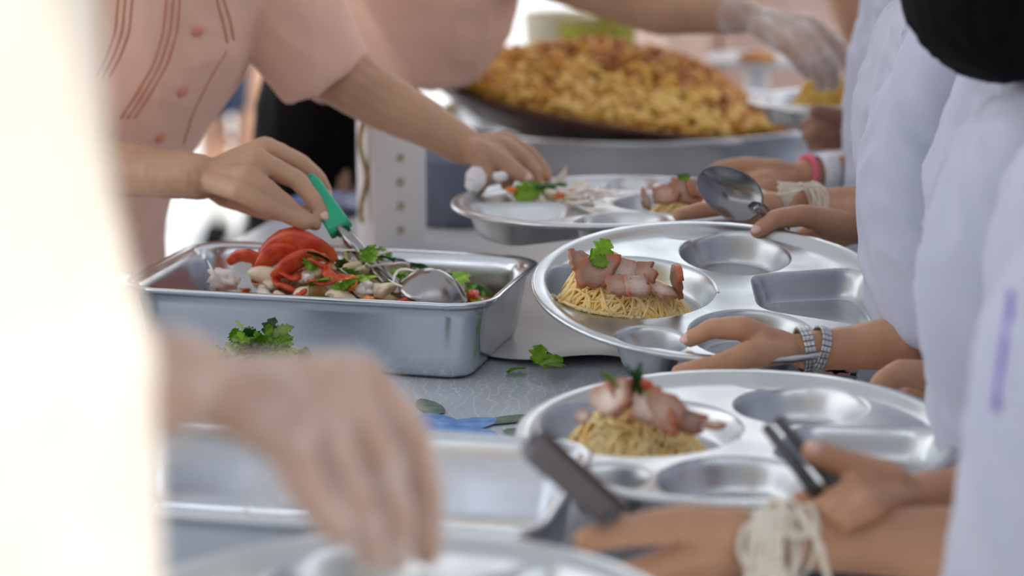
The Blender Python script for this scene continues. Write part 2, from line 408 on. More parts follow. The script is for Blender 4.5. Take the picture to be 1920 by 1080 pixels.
# clear sheet lying on the far half of the cloth, its wavy near edge in view
bm = B()
g = []
for j in range(60):
    row = []
    for i in range(70):
        u = .10 + .54 * i / 69; v0 = -.035 + .03 * (1 - i / 69) + .012 * math.sin(i * .32) + .01 * math.sin(i * .11 + 1)
        v = v0 + (1.0 - v0) * (j / 59) ** 1.3
        lift = .010 * math.exp(-(j / 5.0) ** 2) * (.6 + .4 * math.sin(i * .24)) + .0035 + .0015 * noise.noise(Vector((u * 12, v * 12, 0)))
        row.append(bm.verts.new(T(u, v, lift)))
    g.append(row)
for j in range(59):
    for i in range(69): bm.faces.new((g[j][i], g[j][i + 1], g[j + 1][i + 1], g[j + 1][i]))
o = build('plastic_sheet', bm, M['white_sheet'] if 'white_sheet' in M else mat('milky_plastic', (.66, .66, .66), .3, 0, (.60, .60, .61), 8, .2, 40))
tag(o, 'pale plastic sheet with a wavy near edge lying over the tablecloth under the held trays', 'plastic sheet')

# ------------------------------------------------------------------ canteen trays
def smin(a, b, k):
    h = max(k - abs(a - b), 0) / k; return min(a, b) - h * h * k * .25
def smax(a, b, k): return -smin(-a, -b, k)
RT = .18
BOWLS = [(-.083, .010, .081, .078), (.025, -.103, .058, .058), (.026, .104, .054, .054), (-.071, -.122, .032, .032)]
def tray_sdf(x, y):
    ds = []
    for (cx, cy, rx, ry) in BOWLS:
        q = math.hypot((x - cx) / rx, (y - cy) / ry); ds.append((q - 1) * min(rx, ry))
    d = smax(.038 - x, (y - (.046 + (x - .03) * .22)), .02)
    d = smax(d, -(y + .036 + (x - .03) * .36), .02)
    d = smax(d, math.hypot(x, y) - .160, .02)
    ds.append(d)
    return min(ds)
def tray_z(x, y):
    r = math.hypot(x, y)
    d = tray_sdf(x, y)
    z = 0
    if d < .003:
        t = min(1, (.003 - d) / .0135); t = t * t * (3 - 2 * t); z = -.027 * t
        if d < -.010: z -= .0012 * min(1, (-d - .010) / .01)
    # shallow thumb dimple beside the big bowl
    q = math.hypot((x + .012) / .030, (y - .150) / .010)
    if q < 1: z -= .002 * (1 - q * q)
    if r > .158:
        t = min(1, (r - .158) / .014); z += .0075 * t * t * (3 - 2 * t)
    return z
def tray_mesh():
    bm = B(); NR, NA = 124, 400; rings = []
    for j in range(1, NR + 1):
        r = .1765 * j / NR
        rings.append([bm.verts.new((r * math.cos(2 * math.pi * k / NA), r * math.sin(2 * math.pi * k / NA), tray_z(r * math.cos(2 * math.pi * k / NA), r * math.sin(2 * math.pi * k / NA)))) for k in range(NA)])
    # rolled bead at the edge, then a short skirt turned under
    for k2 in range(1, 12):
        a = math.pi * .5 - k2 * math.pi * 1.35 / 11
        rr_ = .1765 + .0032 * math.cos(a); zz = .0075 - .0032 + .0032 * math.sin(a)
        rings.append([bm.verts.new((rr_ * math.cos(2 * math.pi * k / NA), rr_ * math.sin(2 * math.pi * k / NA), zz + .0004 * noise.noise(Vector((math.cos(2 * math.pi * k / NA) * 25, math.sin(2 * math.pi * k / NA) * 25, k2 * .3))))) for k in range(NA)])
    c = bm.verts.new((0, 0, tray_z(0, 0)))
    for k in range(NA): bm.faces.new((c, rings[0][k], rings[0][(k + 1) % NA]))
    for a, b in zip(rings, rings[1:]): bridge(bm, a, b)
    # underside, 1.2 mm below
    under = [[bm.verts.new(v.co - Vector((0, 0, .0012))) for v in ring] for ring in rings[:NR:3]]
    cu = bm.verts.new(c.co - Vector((0, 0, .0012)))
    for k in range(NA): bm.faces.new((cu, under[0][(k + 1) % NA], under[0][k]))
    for a, b in zip(under, under[1:]): bridge(bm, b, a)
    bridge(bm, rings[-1], under[-1])
    me = bpy.data.meshes.new('tray'); bm.to_mesh(me); bm.free()
    me.materials.append(M['alu']); me.polygons.foreach_set('use_smooth', [True] * len(me.polygons))
    return me
TRAY_ME = tray_mesh()
TRAYS = {}
def tray(key, px, py, Y, rz, tilt, roll, label):
    o = bpy.data.objects.new('canteen_tray', TRAY_ME); C.objects.link(o)
    Mx = Matrix.Translation(P(px, py, Y)) @ Matrix.Rotation(R(tilt), 4, 'X') @ Matrix.Rotation(R(roll), 4, 'Y') @ Matrix.Rotation(R(rz), 4, 'Z')
    o.matrix_world = Mx
    tag(o, label, 'tray', 'round aluminium compartment trays'); TRAYS[key] = Mx
    return o
def on_tray(key, x, y, dz=0): return TRAYS[key] @ Vector((x, y, tray_z(x, y) + dz))
tray('far', 1650, 196, 3.26, 150, -2, 0, 'round metal compartment tray farthest back, held below the gloved hand dropping noodles')
tray('back', 1148, 384, 2.65, 199, -1.5, -1, 'round metal compartment tray with white and green salad, held under the pink beads')
tray('mid', 1345, 548, 2.28, 0, 9.5, 1.5, 'round metal tray in sharp focus with noodles and roast pork, beside the steel watch')
tray('near', 1384, 822, 1.87, -20, 1.5, -1, 'round metal compartment tray with noodles and pork under sliced chives, beside the dark chopsticks')
tray('front', 735, 1192, 1.36, 30, 0, 0, 'blurred round metal tray at the bottom edge under the foreground gloved hand')

# ------------------------------------------------------------------ pans, basin, wok
def rrect(L, W, rad, n=8):
    pts = []
    for (sx, sy, a0) in ((1, 1, 0), (-1, 1, 90), (-1, -1, 180), (1, -1, 270)):
        for k in range(n + 1):
            a = R(a0 + 90 * k / n); pts.append((sx * (L / 2 - rad) + rad * math.cos(a), sy * (W / 2 - rad) + rad * math.sin(a)))
    return pts
def pan(c, rz, L, W, H, label, m, dents=True):
    prof = [(-.030, .004), (-.022, 0), (-.018, .003), (-.014, .012), (-.002, H - .004), (.004, H - .004), (.0075, H - .001), (.0075, H + .002), (.004, H + .003), (-.001, H), (-.004, H - .004), (-.016, .014), (-.021, .005), (-.030, .0025)]
    bm = B(); rings = []
    Mx = Matrix.Translation(c) @ Matrix.Rotation(R(rz), 4, 'Z')
    for (off, z) in prof:
        rings.append([bm.verts.new(Mx @ Vector((x, y, z))) for (x, y) in rrect(L + 2 * off, W + 2 * off, max(.012, .042 + off))])
    for a, b in zip(rings, rings[1:]): bridge(bm, a, b)
    ngon(bm, rings[0][::-1]); ngon(bm, rings[-1])
    es = [e for e in bm.edges if e.calc_length() > .03]
    bmesh.ops.subdivide_edges(bm, edges=es, cuts=5, use_grid_fill=True)
    for v in bm.verts:
        k = .0012 * nz(v.co, 14, 3) + .0006 * nz(v.co, 50, 1); v.co += Vector((k, k, 0))
    o = build('food_pan', bm, m, origin=Vector(c)); tag(o, label, 'pan', 'rectangular aluminium food pans')
    return Mx
PAN1 = pan(T(.253, .013, .002) if False else Vector((-.183, 2.437, .752)), -14, .375, .235, .078, 'aluminium pan of tomato and meat salad with the green-handled ladle resting in it', M['pan'])
PAN2 = pan(Vector((-.152, 1.727, .752)), -13, .385, .235, .078, 'nearer aluminium pan at lower left, nearly empty at its right end', M['pan'])
PAN3 = pan(Vector((-.446, 2.375, .752)), -14, .095, .17, .074, 'small aluminium bin at far left touching the salad pan, holding the peach box', M['pan'])
# big aluminium basin
bc = Vector((P(1190, 300, 3.62).x, 3.62, .752))
bm = B(); Mx = Matrix.Translation(bc)
revolve(bm, [(.02, .002), (.255, 0), (.280, .006), (.290, .035), (.300, .066), (.306, .069), (.309, .073), (.306, .077), (.300, .076), (.296, .07), (.283, .035), (.268, .012), (.02, .006)], 96, Mx)
o = build('aluminium_basin', bm, M['pan'], origin=bc); tag(o, 'wide aluminium basin under the tilted wok of fried noodles', 'basin')
# wide shallow wok, tilted: its right side lower
WM = Matrix.Translation(P(1138, 184, 3.60)) @ Matrix.Rotation(R(9), 4, 'Y') @ Matrix.Rotation(R(1.5), 4, 'X')
bm = B()
revolve(bm, [(.02, -.072), (.12, -.066), (.20, -.047), (.250, -.022), (.280, -.005), (.290, .003), (.294, .007), (.290, .010), (.272, -.001), (.240, -.020), (.19, -.042), (.11, -.060), (.02, -.066)], 96, WM)
o = build('wok', bm, M['wok'], origin=WM @ Vector((0, 0, -.072))); tag(o, 'large dark brown wok heaped with fried noodles, tilted in the basin', 'wok')
# unseen dark wall added behind the camera to cut light and reflections from there
bm = B(); box(bm, Vector((0, -3.0, 1.9)), (16, .2, 3.8)); o = build('light_block_wall', bm, mat('block_wall_grey', (.20, .19, .18), .9, 0, (.24, .23, .22), 2)); tag(o, kind='structure')

# ------------------------------------------------------------------ food
def strand_field(bm, n, center, rx, ry, height, rad, seed, L=.05, seg=5, steps=12, Mx=Matrix(), flat=.75, curl=6.0, lift=.003, base=0, mats=None, split=None, floor=None):
    rg = random.Random(seed)
    for k in range(n):
        t = rg.random() ** .5; a = rg.uniform(0, 2 * math.pi)
        x = t * rx * math.cos(a); y = t * ry * math.sin(a); h = rg.uniform(0, 2 * math.pi); w = rg.uniform(-curl, curl) * 10
        lyr = rg.random(); pts = []
        step = L / steps * rg.uniform(.7, 1.3)
        for i in range(steps):
            q = math.hypot(x / rx, y / ry)
            z = height(x, y) * (.62 + .38 * lyr) + lift * math.sin(i * .55 + k) + base
            if floor: z = max(z, floor(center[0] + x, center[1] + y) - center[2] + rad + .0005)
            pts.append(Mx @ (Vector(center) + Vector((x, y, z))))
            w += rg.uniform(-45, 45)
            w = max(-95, min(95, w))
            h += w * step
            nx = x + math.cos(h) * step; ny = y + math.sin(h) * step
            if math.hypot(nx / rx, ny / ry) > 1.0: h += 1.2; nx = x * .96; ny = y * .96
            x, y = nx, ny
        mi = 0
        if split: mi = split(x, y, rg)
        r = rad * rg.uniform(.8, 1.2)
        tube(bm, pts, [r * .7] + [r] * (steps - 2) + [r * .6], seg, mi, flat=flat)
def dome(H, rx, ry, seed=0):
    def f(x, y):
        q = min(1, math.hypot(x / rx, y / ry))
        return H * (1 - q ** 2.2) * (1 + .22 * nz((x, y, seed), 22, seed))
    return f
def mound(bm, center, rx, ry, f, Mx, mi=0, base=-.004, n=16, sc=.93, floor=None):
    """solid body under the strands"""
    top = bm.verts.new(Mx @ (Vector(center) + Vector((0, 0, f(0, 0) * .72 + base)))); prev = None
    for j in range(1, n + 1):
        ring = []
        for k in range(40):
            a = 2 * math.pi * k / 40; x = rx * sc * j / n * math.cos(a); y = ry * sc * j / n * math.sin(a)
            zz = f(x, y) * .72 + base
            if floor: zz = max(zz, floor(center[0] + x, center[1] + y) - center[2] + .0008)
            ring.append(bm.verts.new(Mx @ (Vector(center) + Vector((x, y, zz)))))
        if prev: 
            for fc in bridge(bm, prev, ring, mi): pass
        else:
            for k in range(40): bm.faces.new((top, ring[k], ring[(k + 1) % 40])).material_index = mi
        prev = ring
    low = [bm.verts.new(v.co - Vector((0, 0, .0005 if floor else .004))) for v in prev]; bridge(bm, prev, low, mi); ngon(bm, low, mi)

# fried noodles heaped in the wok
def wok_h(x, y):
    q = min(1, math.hypot(x / .275, y / .275))
    hump = math.exp(-((x + .005) ** 2) / .026 - ((y - .06) ** 2) / .022)
    h2 = math.exp(-((x - .12) ** 2) / .010 - ((y - .03) ** 2) / .014)
    return (1 - q ** 4) * (.014 + .050 * hump + .024 * h2) * (1 + .22 * nz((x, y, 3), 18)) - .008
bm = B()
mound(bm, (0, 0, .004), .272, .272, wok_h, WM, 1, base=0, n=24, sc=1)
def wsplit(x, y, rg): return 1 if (y > -.005 - .55 * x + rg.uniform(-.07, .07)) and rg.random() < .80 else (0 if rg.random() < .93 else 1)
strand_field(bm, 1100, (0, 0, .004), .268, .268, wok_h, .0058, 11, L=.075, seg=6, steps=9, Mx=WM, flat=.6, curl=3, lift=.012, base=.005, split=wsplit)
rg = random.Random(5)
for k in range(520):
    a = rg.uniform(0, 6.28); t = rg.random() ** .5 * .235; x = t * math.cos(a); y = t * math.sin(a)
    if y < -.05 - .35 * x + rg.uniform(-.03, .06): continue
    sphere(bm, WM @ Vector((x, y, .004 + wok_h(x, y) + rg.uniform(-.004, .010))), (rg.uniform(.008, .018), rg.uniform(.006, .013), rg.uniform(.005, .011)), 1, Euler((rg.uniform(0, 3), rg.uniform(0, 3), rg.uniform(0, 3))).to_matrix(), 1)
o = build('fried_noodles', bm, [M['noodle_fried'], M['noodle_brown']]); tag(o, 'golden and browned fried noodles heaped high in the wok', 'noodles', kind='stuff')

# thin noodles on the trays
def tray_noodles(key, x0, y0, rx, ry, H, n, m, label, seed, rad=.00125, skew=0):
    bm = B(); Mx = TRAYS[key]; f0 = dome(H, rx, ry, seed)
    f = lambda x, y: f0(x, y) * (1 - skew * x / rx)
    z0 = tray_z(x0, y0) + .002
    mound(bm, (x0, y0, z0), rx * .86, ry * .86, lambda x, y: f(x, y) * .9, Mx, base=-.001, floor=tray_z)
    strand_field(bm, int(n * .62), (x0, y0, z0), rx, ry, f, rad, seed, L=.13, Mx=Mx, steps=24, curl=3.5, lift=.0025, floor=tray_z)
    o = build('noodles', bm, m); tag(o, label, 'noodles', kind='stuff'); return f, (x0, y0, z0)
fm, cm = tray_noodles('mid', -.090, -.009, .070, .061, .060, 640, M['noodle_pale'], 'thin egg noodles in the big bowl of the sharply focused tray', 21, skew=.45, rad=.0019)
fn_, cn = tray_noodles('near', -.086, -.004, .064, .056, .046, 440, M['noodle_pale'], 'egg noodles in the big bowl of the tray beside the dark chopsticks', 22, rad=.0017)
fb, cb_ = tray_noodles('back', -.083, .005, .048, .045, .028, 220, M['noodle_pale'], 'egg noodles under pork and chives in the far bowl beside the spoon', 23)
ff, cf = tray_noodles('far', .075, -.011, .065, .06, .066, 420, M['noodle_fried'], 'fried noodles on the farthest tray under the gloved hand', 24, rad=.0028)
fr, cr = tray_noodles('front', -.083, .01, .060, .055, .035, 260, M['noodle_fried'], 'blurred noodles on the nearest tray under the gloved fingers', 25)

def slab_mesh(seed, sx=.016, sy=.013, sz=.0035):
    bm = B(); rg = random.Random(seed)
    bmesh.ops.create_cube(bm, size=2); bmesh.ops.subdivide_edges(bm, edges=bm.edges[:], cuts=5, use_grid_fill=True)
    a = rg.uniform(-.3, .3)
    for v in bm.verts:
        x, y, z = v.co
        q = max(abs(x), abs(y)); l = math.hypot(x, y)
        if l > 1e-6: s = (.62 + .38 * q / max(l, 1e-6)); x, y = x * s, y * s
        n1 = nz((x, y, seed), 2.1, seed) * .46; x *= 1 + n1; y *= 1 - n1 * .7; x += a * y
        z *= (1 - .25 * l * l); z += .5 * nz((x, y, 0), 1.1, seed + 5) + .7 * (rg.random() - .5) * .3
        v.co = (x * sx, y * sy, z * sz + .12 * x * x * sz * 6)
    bmesh.ops.recalc_face_normals(bm, faces=bm.faces)
    me = bpy.data.meshes.new('slab'); bm.to_mesh(me); bm.free(); me.polygons.foreach_set('use_smooth', [True] * len(me.polygons)); return me
def blob_mesh(seed, s, amp=.3, freq=1.3):
    bm = B(); bmesh.ops.create_icosphere(bm, subdivisions=3, radius=1)
    for v in bm.verts:
        k = 1 + amp * nz(v.co, freq, seed * 3.1); v.co = Vector((v.co.x * s[0] * k, v.co.y * s[1] * k, v.co.z * s[2] * k))
    me = bpy.data.meshes.new('piece'); bm.to_mesh(me); bm.free(); me.polygons.foreach_set('use_smooth', [True] * len(me.polygons)); return me
def curve_mesh(seed, L, r, bend, flat=.5, taper=True):
    bm = B(); rg = random.Random(seed); n = 10; pts = []
    for i in range(n):
        t = i / (n - 1) - .5; pts.append(Vector((t * L, bend * L * (t * t * 4 - .5) * .5, rg.uniform(-1, 1) * r * .2)))
    rad = [r * (math.sin(math.pi * (i + .6) / (n + .2)) ** .5 if taper else 1) for i in range(n)]
    tube(bm, pts, rad, 10, flat=flat)
    me = bpy.data.meshes.new('strip'); bmesh.ops.recalc_face_normals(bm, faces=bm.faces); bm.to_mesh(me); bm.free(); me.polygons.foreach_set('use_smooth', [True] * len(me.polygons)); return me
def leaf_mesh(seed, L, W, lobes=5):
    bm = B(); n = 14; m_ = 6; rows = []
    for i in range(n):
        t = i / (n - 1); w = W * (math.sin(math.pi * min(1, t * .93 + .05)) ** .7) * (1 + .3 * math.sin(t * lobes * 6.28 + seed))
        rows.append([bm.verts.new((t * L, w * (j / (m_ - 1) - .5), .10 * L * math.sin(j / (m_ - 1) * 9 + seed + t * 3) * .5 + .3 * L * t * (1 - t))) for j in range(m_)])
    for i in range(n - 1):
        for j in range(m_ - 1): bm.faces.new((rows[i][j], rows[i][j + 1], rows[i + 1][j + 1], rows[i + 1][j]))
    r = bmesh.ops.solidify(bm, geom=bm.faces[:], thickness=.0004)
    me = bpy.data.meshes.new('leaf'); bm.to_mesh(me); bm.free(); me.polygons.foreach_set('use_smooth', [True] * len(me.polygons)); return me
def ring_mesh(r=.0035, h=.002):
    bm = B(); revolve(bm, [(r * .55, 0), (r, 0), (r * 1.05, h / 2), (r, h), (r * .55, h), (r * .55, 0)], 16, close=False)
    me = bpy.data.meshes.new('ring'); bm.to_mesh(me); bm.free(); me.polygons.foreach_set('use_smooth', [True] * len(me.polygons)); return me
def with_mat(me, m):
    me = me.copy(); me.materials.clear(); me.materials.append(m); return me
SLABS = [with_mat(slab_mesh(s), M[k]) for s, k in ((1, 'meat'), (2, 'meat_dark'), (3, 'meat_pale'), (4, 'meat'), (5, 'meat_pale'))]
BLOBS = [with_mat(blob_mesh(s, (.014, .010, .007), .35), M['fishball']) for s in (1, 2, 3, 4)]
CHUNK = [with_mat(blob_mesh(s + 9, (.010, .009, .007), .7, 2.2), M['onion']) for s in (1, 2, 3)]
TOM = [with_mat(curve_mesh(s, .042, .0085, .9, .45), M['tomato']) for s in (1, 2, 3)]
CAR = [with_mat(blob_mesh(s + 20, (.012, .009, .005), .5, 1.6), M['carrot']) for s in (1, 2)]
LEAF = [with_mat(leaf_mesh(s, .024, .018), M['leaf']) for s in (1, 2, 3)]
LEAFB = [with_mat(leaf_mesh(s, .024, .020, 3), M['leaf_bright']) for s in (4, 5)]
LEAFD = [with_mat(leaf_mesh(s, .024, .010, 2), M['leaf_dark']) for s in (6, 7)]
STALK = [with_mat(curve_mesh(s, .030, .0042, .3, .8, False), M['celery']) for s in (1, 2)]
SHRED = [with_mat(curve_mesh(s + 4, .030, .0022, 1.0, .6), M['onion']) for s in (1, 2, 3)]
CHIVE = with_mat(ring_mesh(), M['leaf_bright'])
def put(name, me, loc, rot, s, label, cat, group=None):
    o = bpy.data.objects.new(name, me); C.objects.link(o); o.location = loc
    o.rotation_euler = tuple(R(a) for a in rot); o.scale = (s, s, s) if not isinstance(s, (list, tuple)) else s
    tag(o, label, cat, group); return o
# roast pork on the sharp tray: photo position, depth, tilt
def pork(px, py, Y, rot, s, i, label, key): put('pork_slice', SLABS[i % 5], P(px, py - (1 if Y > 2 else 3), Y - .014), rot, s * (1.02 if 2 < Y < 2.5 else .95), label, 'meat slice', 'roast pork slices on the ' + key)
K1 = 'sharply focused tray'
pork(1088, 494, 2.285, (62, 20, 30), .85, 0, 'pork slice leaning at the left end of the row on the sharply focused tray', K1)
pork(1122, 510, 2.255, (58, -8, -10), 1.15, 1, 'largest brown pork slice lying in front under the bright leaf', K1)
pork(1168, 510, 2.262, (62, 12, 12), .95, 2, 'pale white-centred pork slice in the middle of the sharply focused tray', K1)
bpy.data.objects[-1] if False else None
pork(1204, 516, 2.26, (58, -16, -25), .92, 3, 'brown pork slice right of the white-centred one', K1)
pork(1192, 537, 2.235, (50, 5, 35), .90, 4, 'pale pink pork slice low on the noodles, right of centre', K1)
pork(1160, 536, 2.232, (60, 0, 5), .75, 0, 'small red-edged pork scrap under the middle slices', K1)
pork(1268, 530, 2.262, (70, 60, 80), 1.05, 1, 'upright pork slice at the right end of the noodles, apart from the rest', K1)
pork(1240, 545, 2.250, (20, 20, 10), .8, 2, 'brown shred of pork beside the upright slice', K1)
K2 = 'tray beside the chopsticks'
pork(1150, 750, 1.865, (55, -25, -35), 1.15, 2, 'broad pale pork slice at the upper left of the heap beside the chopsticks', K2)
pork(1180, 742, 1.87, (45, 5, 20), 1.1, 3, 'pork slice under the chives at the top of the heap', K2)
pork(1215, 768, 1.855, (50, 10, 10), 1.1, 4, 'pork slice in the middle front of the heap beside the chopsticks', K2)
pork(1248, 775, 1.85, (62, 24, -30), 1.15, 0, 'pink red-edged pork slice standing right of the heap', K2)
pork(1285, 792, 1.85, (30, 25, 20), 1.05, 1, 'dark pork slice sloping down the right side of the heap', K2)
pork(1337, 801, 1.85, (8, 0, 10), .55, 3, 'small dark pork scrap lying alone right of the heap', K2)
pork(1092, 785, 1.86, (20, -20, 60), .5, 4, 'small red pork scrap at the left edge of the heap', K2)
put('tomato_piece', with_mat(blob_mesh(3, (.011, .009, .006)), M['tomato']), P(1196, 722, 1.865), (10, 5, 0), 1.0, 'red tomato piece on top of the pork beside the chives', 'tomato')
K3 = 'back tray beside the spoon'
pork(1208, 374, 2.635, (75, 40, 60), .75, 2, 'pale upright pork slice at the left of the far bowl', K3)
pork(1250, 366, 2.635, (45, -10, -20), 1.0, 3, 'red-brown pork slice in the middle of the far bowl', K3)
pork(1285, 362, 2.635, (50, 15, 10), 1.1, 0, 'red-brown pork slice behind the two green chives in the far bowl', K3)
pork(1308, 356, 2.64, (50, 15, 40), 1.0, 1, 'red pork slice close to the steel spoon', K3)
# greens on top
def leafp(name, mesh, px, py, Y, rot, s, label, cat='leaf', group=None): put(name, mesh, P(px, py, Y), rot, s, label, cat, group)
def sprig(name, parts, label, cat):
    """several leaf blades joined into one sprig; parts = (mesh, px, py, Y, rot, s)"""
    bm = B(); mats = []
    for (me, px, py, Y, rot, s) in parts:
        m_ = me.materials[0]
        if m_ not in mats: mats.append(m_)
        n0 = len(bm.faces); bm2 = me.copy(); bm2.transform(Matrix.LocRotScale(P(px, py, Y), Euler([R(a) for a in rot]), Vector((s, s, s))))
        bm.from_mesh(bm2); bm.faces.ensure_lookup_table()
        for i in range(n0, len(bm.faces)): bm.faces[i].material_index = mats.index(m_)
        bpy.data.meshes.remove(bm2)
    o = build(name, bm, mats); return tag(o, label, cat)
sprig('coriander_leaf', [(LEAFB[0], 1105, 487, 2.245, (50, -15, 10), 1.0), (LEAFB[1], 1118, 484, 2.245, (60, -45, 40), .95), (LEAF[0], 1108, 489, 2.242, (50, 5, -8), .8)], 'bright green coriander leaf on top of the pork in the sharply focused tray', 'leaf')
sprig('chive_stems', [(LEAFD[0], 1190, 745, 1.85, (30, -80, 20), 1.2), (LEAF[1], 1160, 738, 1.85, (40, -50, 160), .9), (LEAFD[1], 1205, 752, 1.845, (20, -60, 150), 1.3)], 'dark green stems standing on the pork beside the chopsticks', 'herb')
sprig('coriander_leaf', [(LEAF[0], 1196, 748, 1.85, (20, -10, 10), .6), (LEAF[2], 1228, 748, 1.85, (20, 0, 10), .7), (LEAFB[1], 1160, 730, 1.86, (20, -40, 100), .5)], 'small chopped green leaves scattered on the pork beside the chopsticks', 'leaf')
for k, (px, py) in enumerate(((1179, 756), (1222, 742), (1240, 747))):
    put('onion_ring', CHIVE, P(px, py, 1.845), (60, 20 * k, 0), 1.2, 'pale green spring onion ring on the pork beside the chopsticks', 'spring onion', 'spring onion rings')
sprig('coriander_leaf', [(LEAF[1], 1262, 372, 2.625, (50, -55, 20), 1.3), (LEAFB[0], 1268, 378, 2.622, (40, -35, 10), 1.1)], 'two green leaves on the pork in the far bowl beside the spoon', 'leaf')
# white and green salad on the back tray
def bt(x, y, z, name, me, rot, s, label, cat, group=None):
    put(name, me, on_tray('back', x, y, z), rot, s, label, cat, group)
rg = random.Random(8)
for k in range(12):
    x = .025 + rg.uniform(-.04, .04); y = -.103 + rg.uniform(-.03, .03)
    bt(x, y, .016 + rg.uniform(0, .014), 'salad_meat', BLOBS[k % 4], (rg.uniform(-30, 30), rg.uniform(-30, 30), rg.uniform(0, 360)), rg.uniform(.8, 1.15), 'cream meat piece in the salad on the back tray', 'meat piece', 'cream meat pieces on the back tray')
put('lettuce_leaf', LEAFB[0], P(962, 366, 2.70), (60, -10, 0), 1.25, 'bright green leaf at the left of the salad on the back tray', 'leaf')
put('lettuce_leaf', LEAFB[1], P(985, 360, 2.70), (60, -10, 15), 1.0, 'smaller bright green leaf touching the one at its left on the back tray', 'leaf')
put('cucumber_strip', with_mat(curve_mesh(3, .036, .0045, .1, .8), M['leaf_dark']), P(1033, 348, 2.70), (0, -4, 2), 1, 'dark green cucumber strip lying across the salad on the back tray', 'cucumber')
bm = B(); a_ = [P(1030, 348, 2.72), P(1062, 345, 2.72), P(1063, 310, 2.72)]
f1 = bm.faces.new([bm.verts.new(p) for p in a_]); bmesh.ops.solidify(bm, geom=[f1], thickness=.003)
tag(build('radish_wedge', bm, M['onion'], smooth=False), 'pointed white wedge standing up from the salad on the back tray', 'radish')
for k, (px, py) in enumerate(((1050, 366), (960, 356), (1076, 356))):
    put('carrot_piece', CAR[k % 2], P(px, py, 2.70), (20, 0, 40 * k), .6, 'small orange carrot piece in the salad on the back tray', 'carrot', 'carrot pieces on the back tray')
for k in range(9):
    put('onion_shred', SHRED[k % 3], P(1070 + 9 * k, 352 + (k * 7) % 22, 2.69 - .006 * k), (0, 0, k * 43), 1.2, 'pale onion shred at the right of the salad on the back tray', 'onion shred', 'onion shreds on the back tray')
# salad in the first pan
rg = random.Random(17)
bm = B(); f0 = lambda x, y: .060 * (1 - min(1, math.hypot((x - .02) / .17, (y + .0) / .11)) ** 2) * (1 + .2 * nz((x, y, 1), 20))
def pan_pt(x, y, z): return PAN1 @ Vector((x, y, z))
g = []
for j in range(15):
    g.append([bm.verts.new(pan_pt(-.165 + .33 * i / 29, -.095 + .19 * j / 14, .014 + f0(-.165 + .33 * i / 29, -.095 + .19 * j / 14))) for i in range(30)])
for j in range(14):
    for i in range(29): bm.faces.new((g[j][i], g[j][i + 1], g[j + 1][i + 1], g[j + 1][i]))
o = build('salad_dressing', bm, mat('chopped_salad', (.42, .20, .06), .25, 0, (.72, .58, .34), 60, .5, 70)); tag(o, 'wet finely chopped base of the salad in the salad pan', 'salad', kind='stuff')
def zone(x, y):
    return ('left end' if x < -.09 else 'left half' if x < -.02 else 'middle' if x < .05 else 'right half' if x < .11 else 'right end') + (', near side,' if y < -.03 else ', far side,' if y > .03 else '')
def ps(x, y, dz, name, me, rot, s, label, cat, group):
    label = label.replace('in the salad pan', 'at the %s of the salad pan' % zone(x, y)).replace('mixed into the salad pan', 'at the %s of the salad pan' % zone(x, y))
    put(name, me, pan_pt(x, y, .018 + f0(x, y) + dz), rot, s, label, cat, group)
def rr3(): return (rg.uniform(-35, 35), rg.uniform(-35, 35), rg.uniform(0, 360))
for k in range(46):
    x = rg.uniform(-.13, .155); y = rg.uniform(-.085, .08)
    ps(x, y, rg.uniform(0, .010), 'salad_meat', BLOBS[k % 4], rr3(), rg.uniform(.7, 1.05), 'cream meat piece in the salad pan', 'meat piece', 'cream meat pieces in the salad pan')
for k in range(30):
    x = rg.uniform(-.14, .16); y = rg.uniform(-.09, .08)
    ps(x, y, rg.uniform(.002, .012), 'onion_piece', CHUNK[k % 3], rr3(), rg.uniform(.6, 1.0), 'white onion chunk in the salad pan', 'onion', 'white onion chunks in the salad pan')
for k in range(22):
    x = rg.uniform(-.13, .02) if k < 14 else rg.uniform(.02, .15); y = rg.uniform(-.085, .075)
    ps(x, y, rg.uniform(.004, .014), 'tomato_strip', TOM[k % 3], rr3(), rg.uniform(.6, .95), 'red tomato strip mixed into the salad pan', 'tomato', 'tomato strips in the salad pan')
for k in range(44):
    x = rg.uniform(-.03, .155); y = rg.uniform(-.085, .08)
    ps(x, y, rg.uniform(.010, .022), 'salad_leaf', (LEAF + LEAFD + LEAFB)[k % 7], rr3(), rg.uniform(.8, 1.3), 'green leaf mixed into the salad pan', 'leaf', 'green leaves in the salad pan')
for k in range(14):
    x = rg.uniform(-.15, .16); y = rg.uniform(-.09, .05)
    ps(x, y, rg.uniform(.006, .012), 'carrot_piece', CAR[k % 2], rr3(), rg.uniform(.6, .9), 'orange carrot piece mixed into the salad pan', 'carrot', 'carrot pieces in the salad pan')
for k in range(16):
    x = rg.uniform(.0, .12); y = rg.uniform(-.05, .08)
    ps(x, y, rg.uniform(.012, .024), 'onion_shred', SHRED[k % 3], rr3(), rg.uniform(.8, 1.2), 'white onion shred in the salad pan', 'onion shred', 'onion shreds in the salad pan')
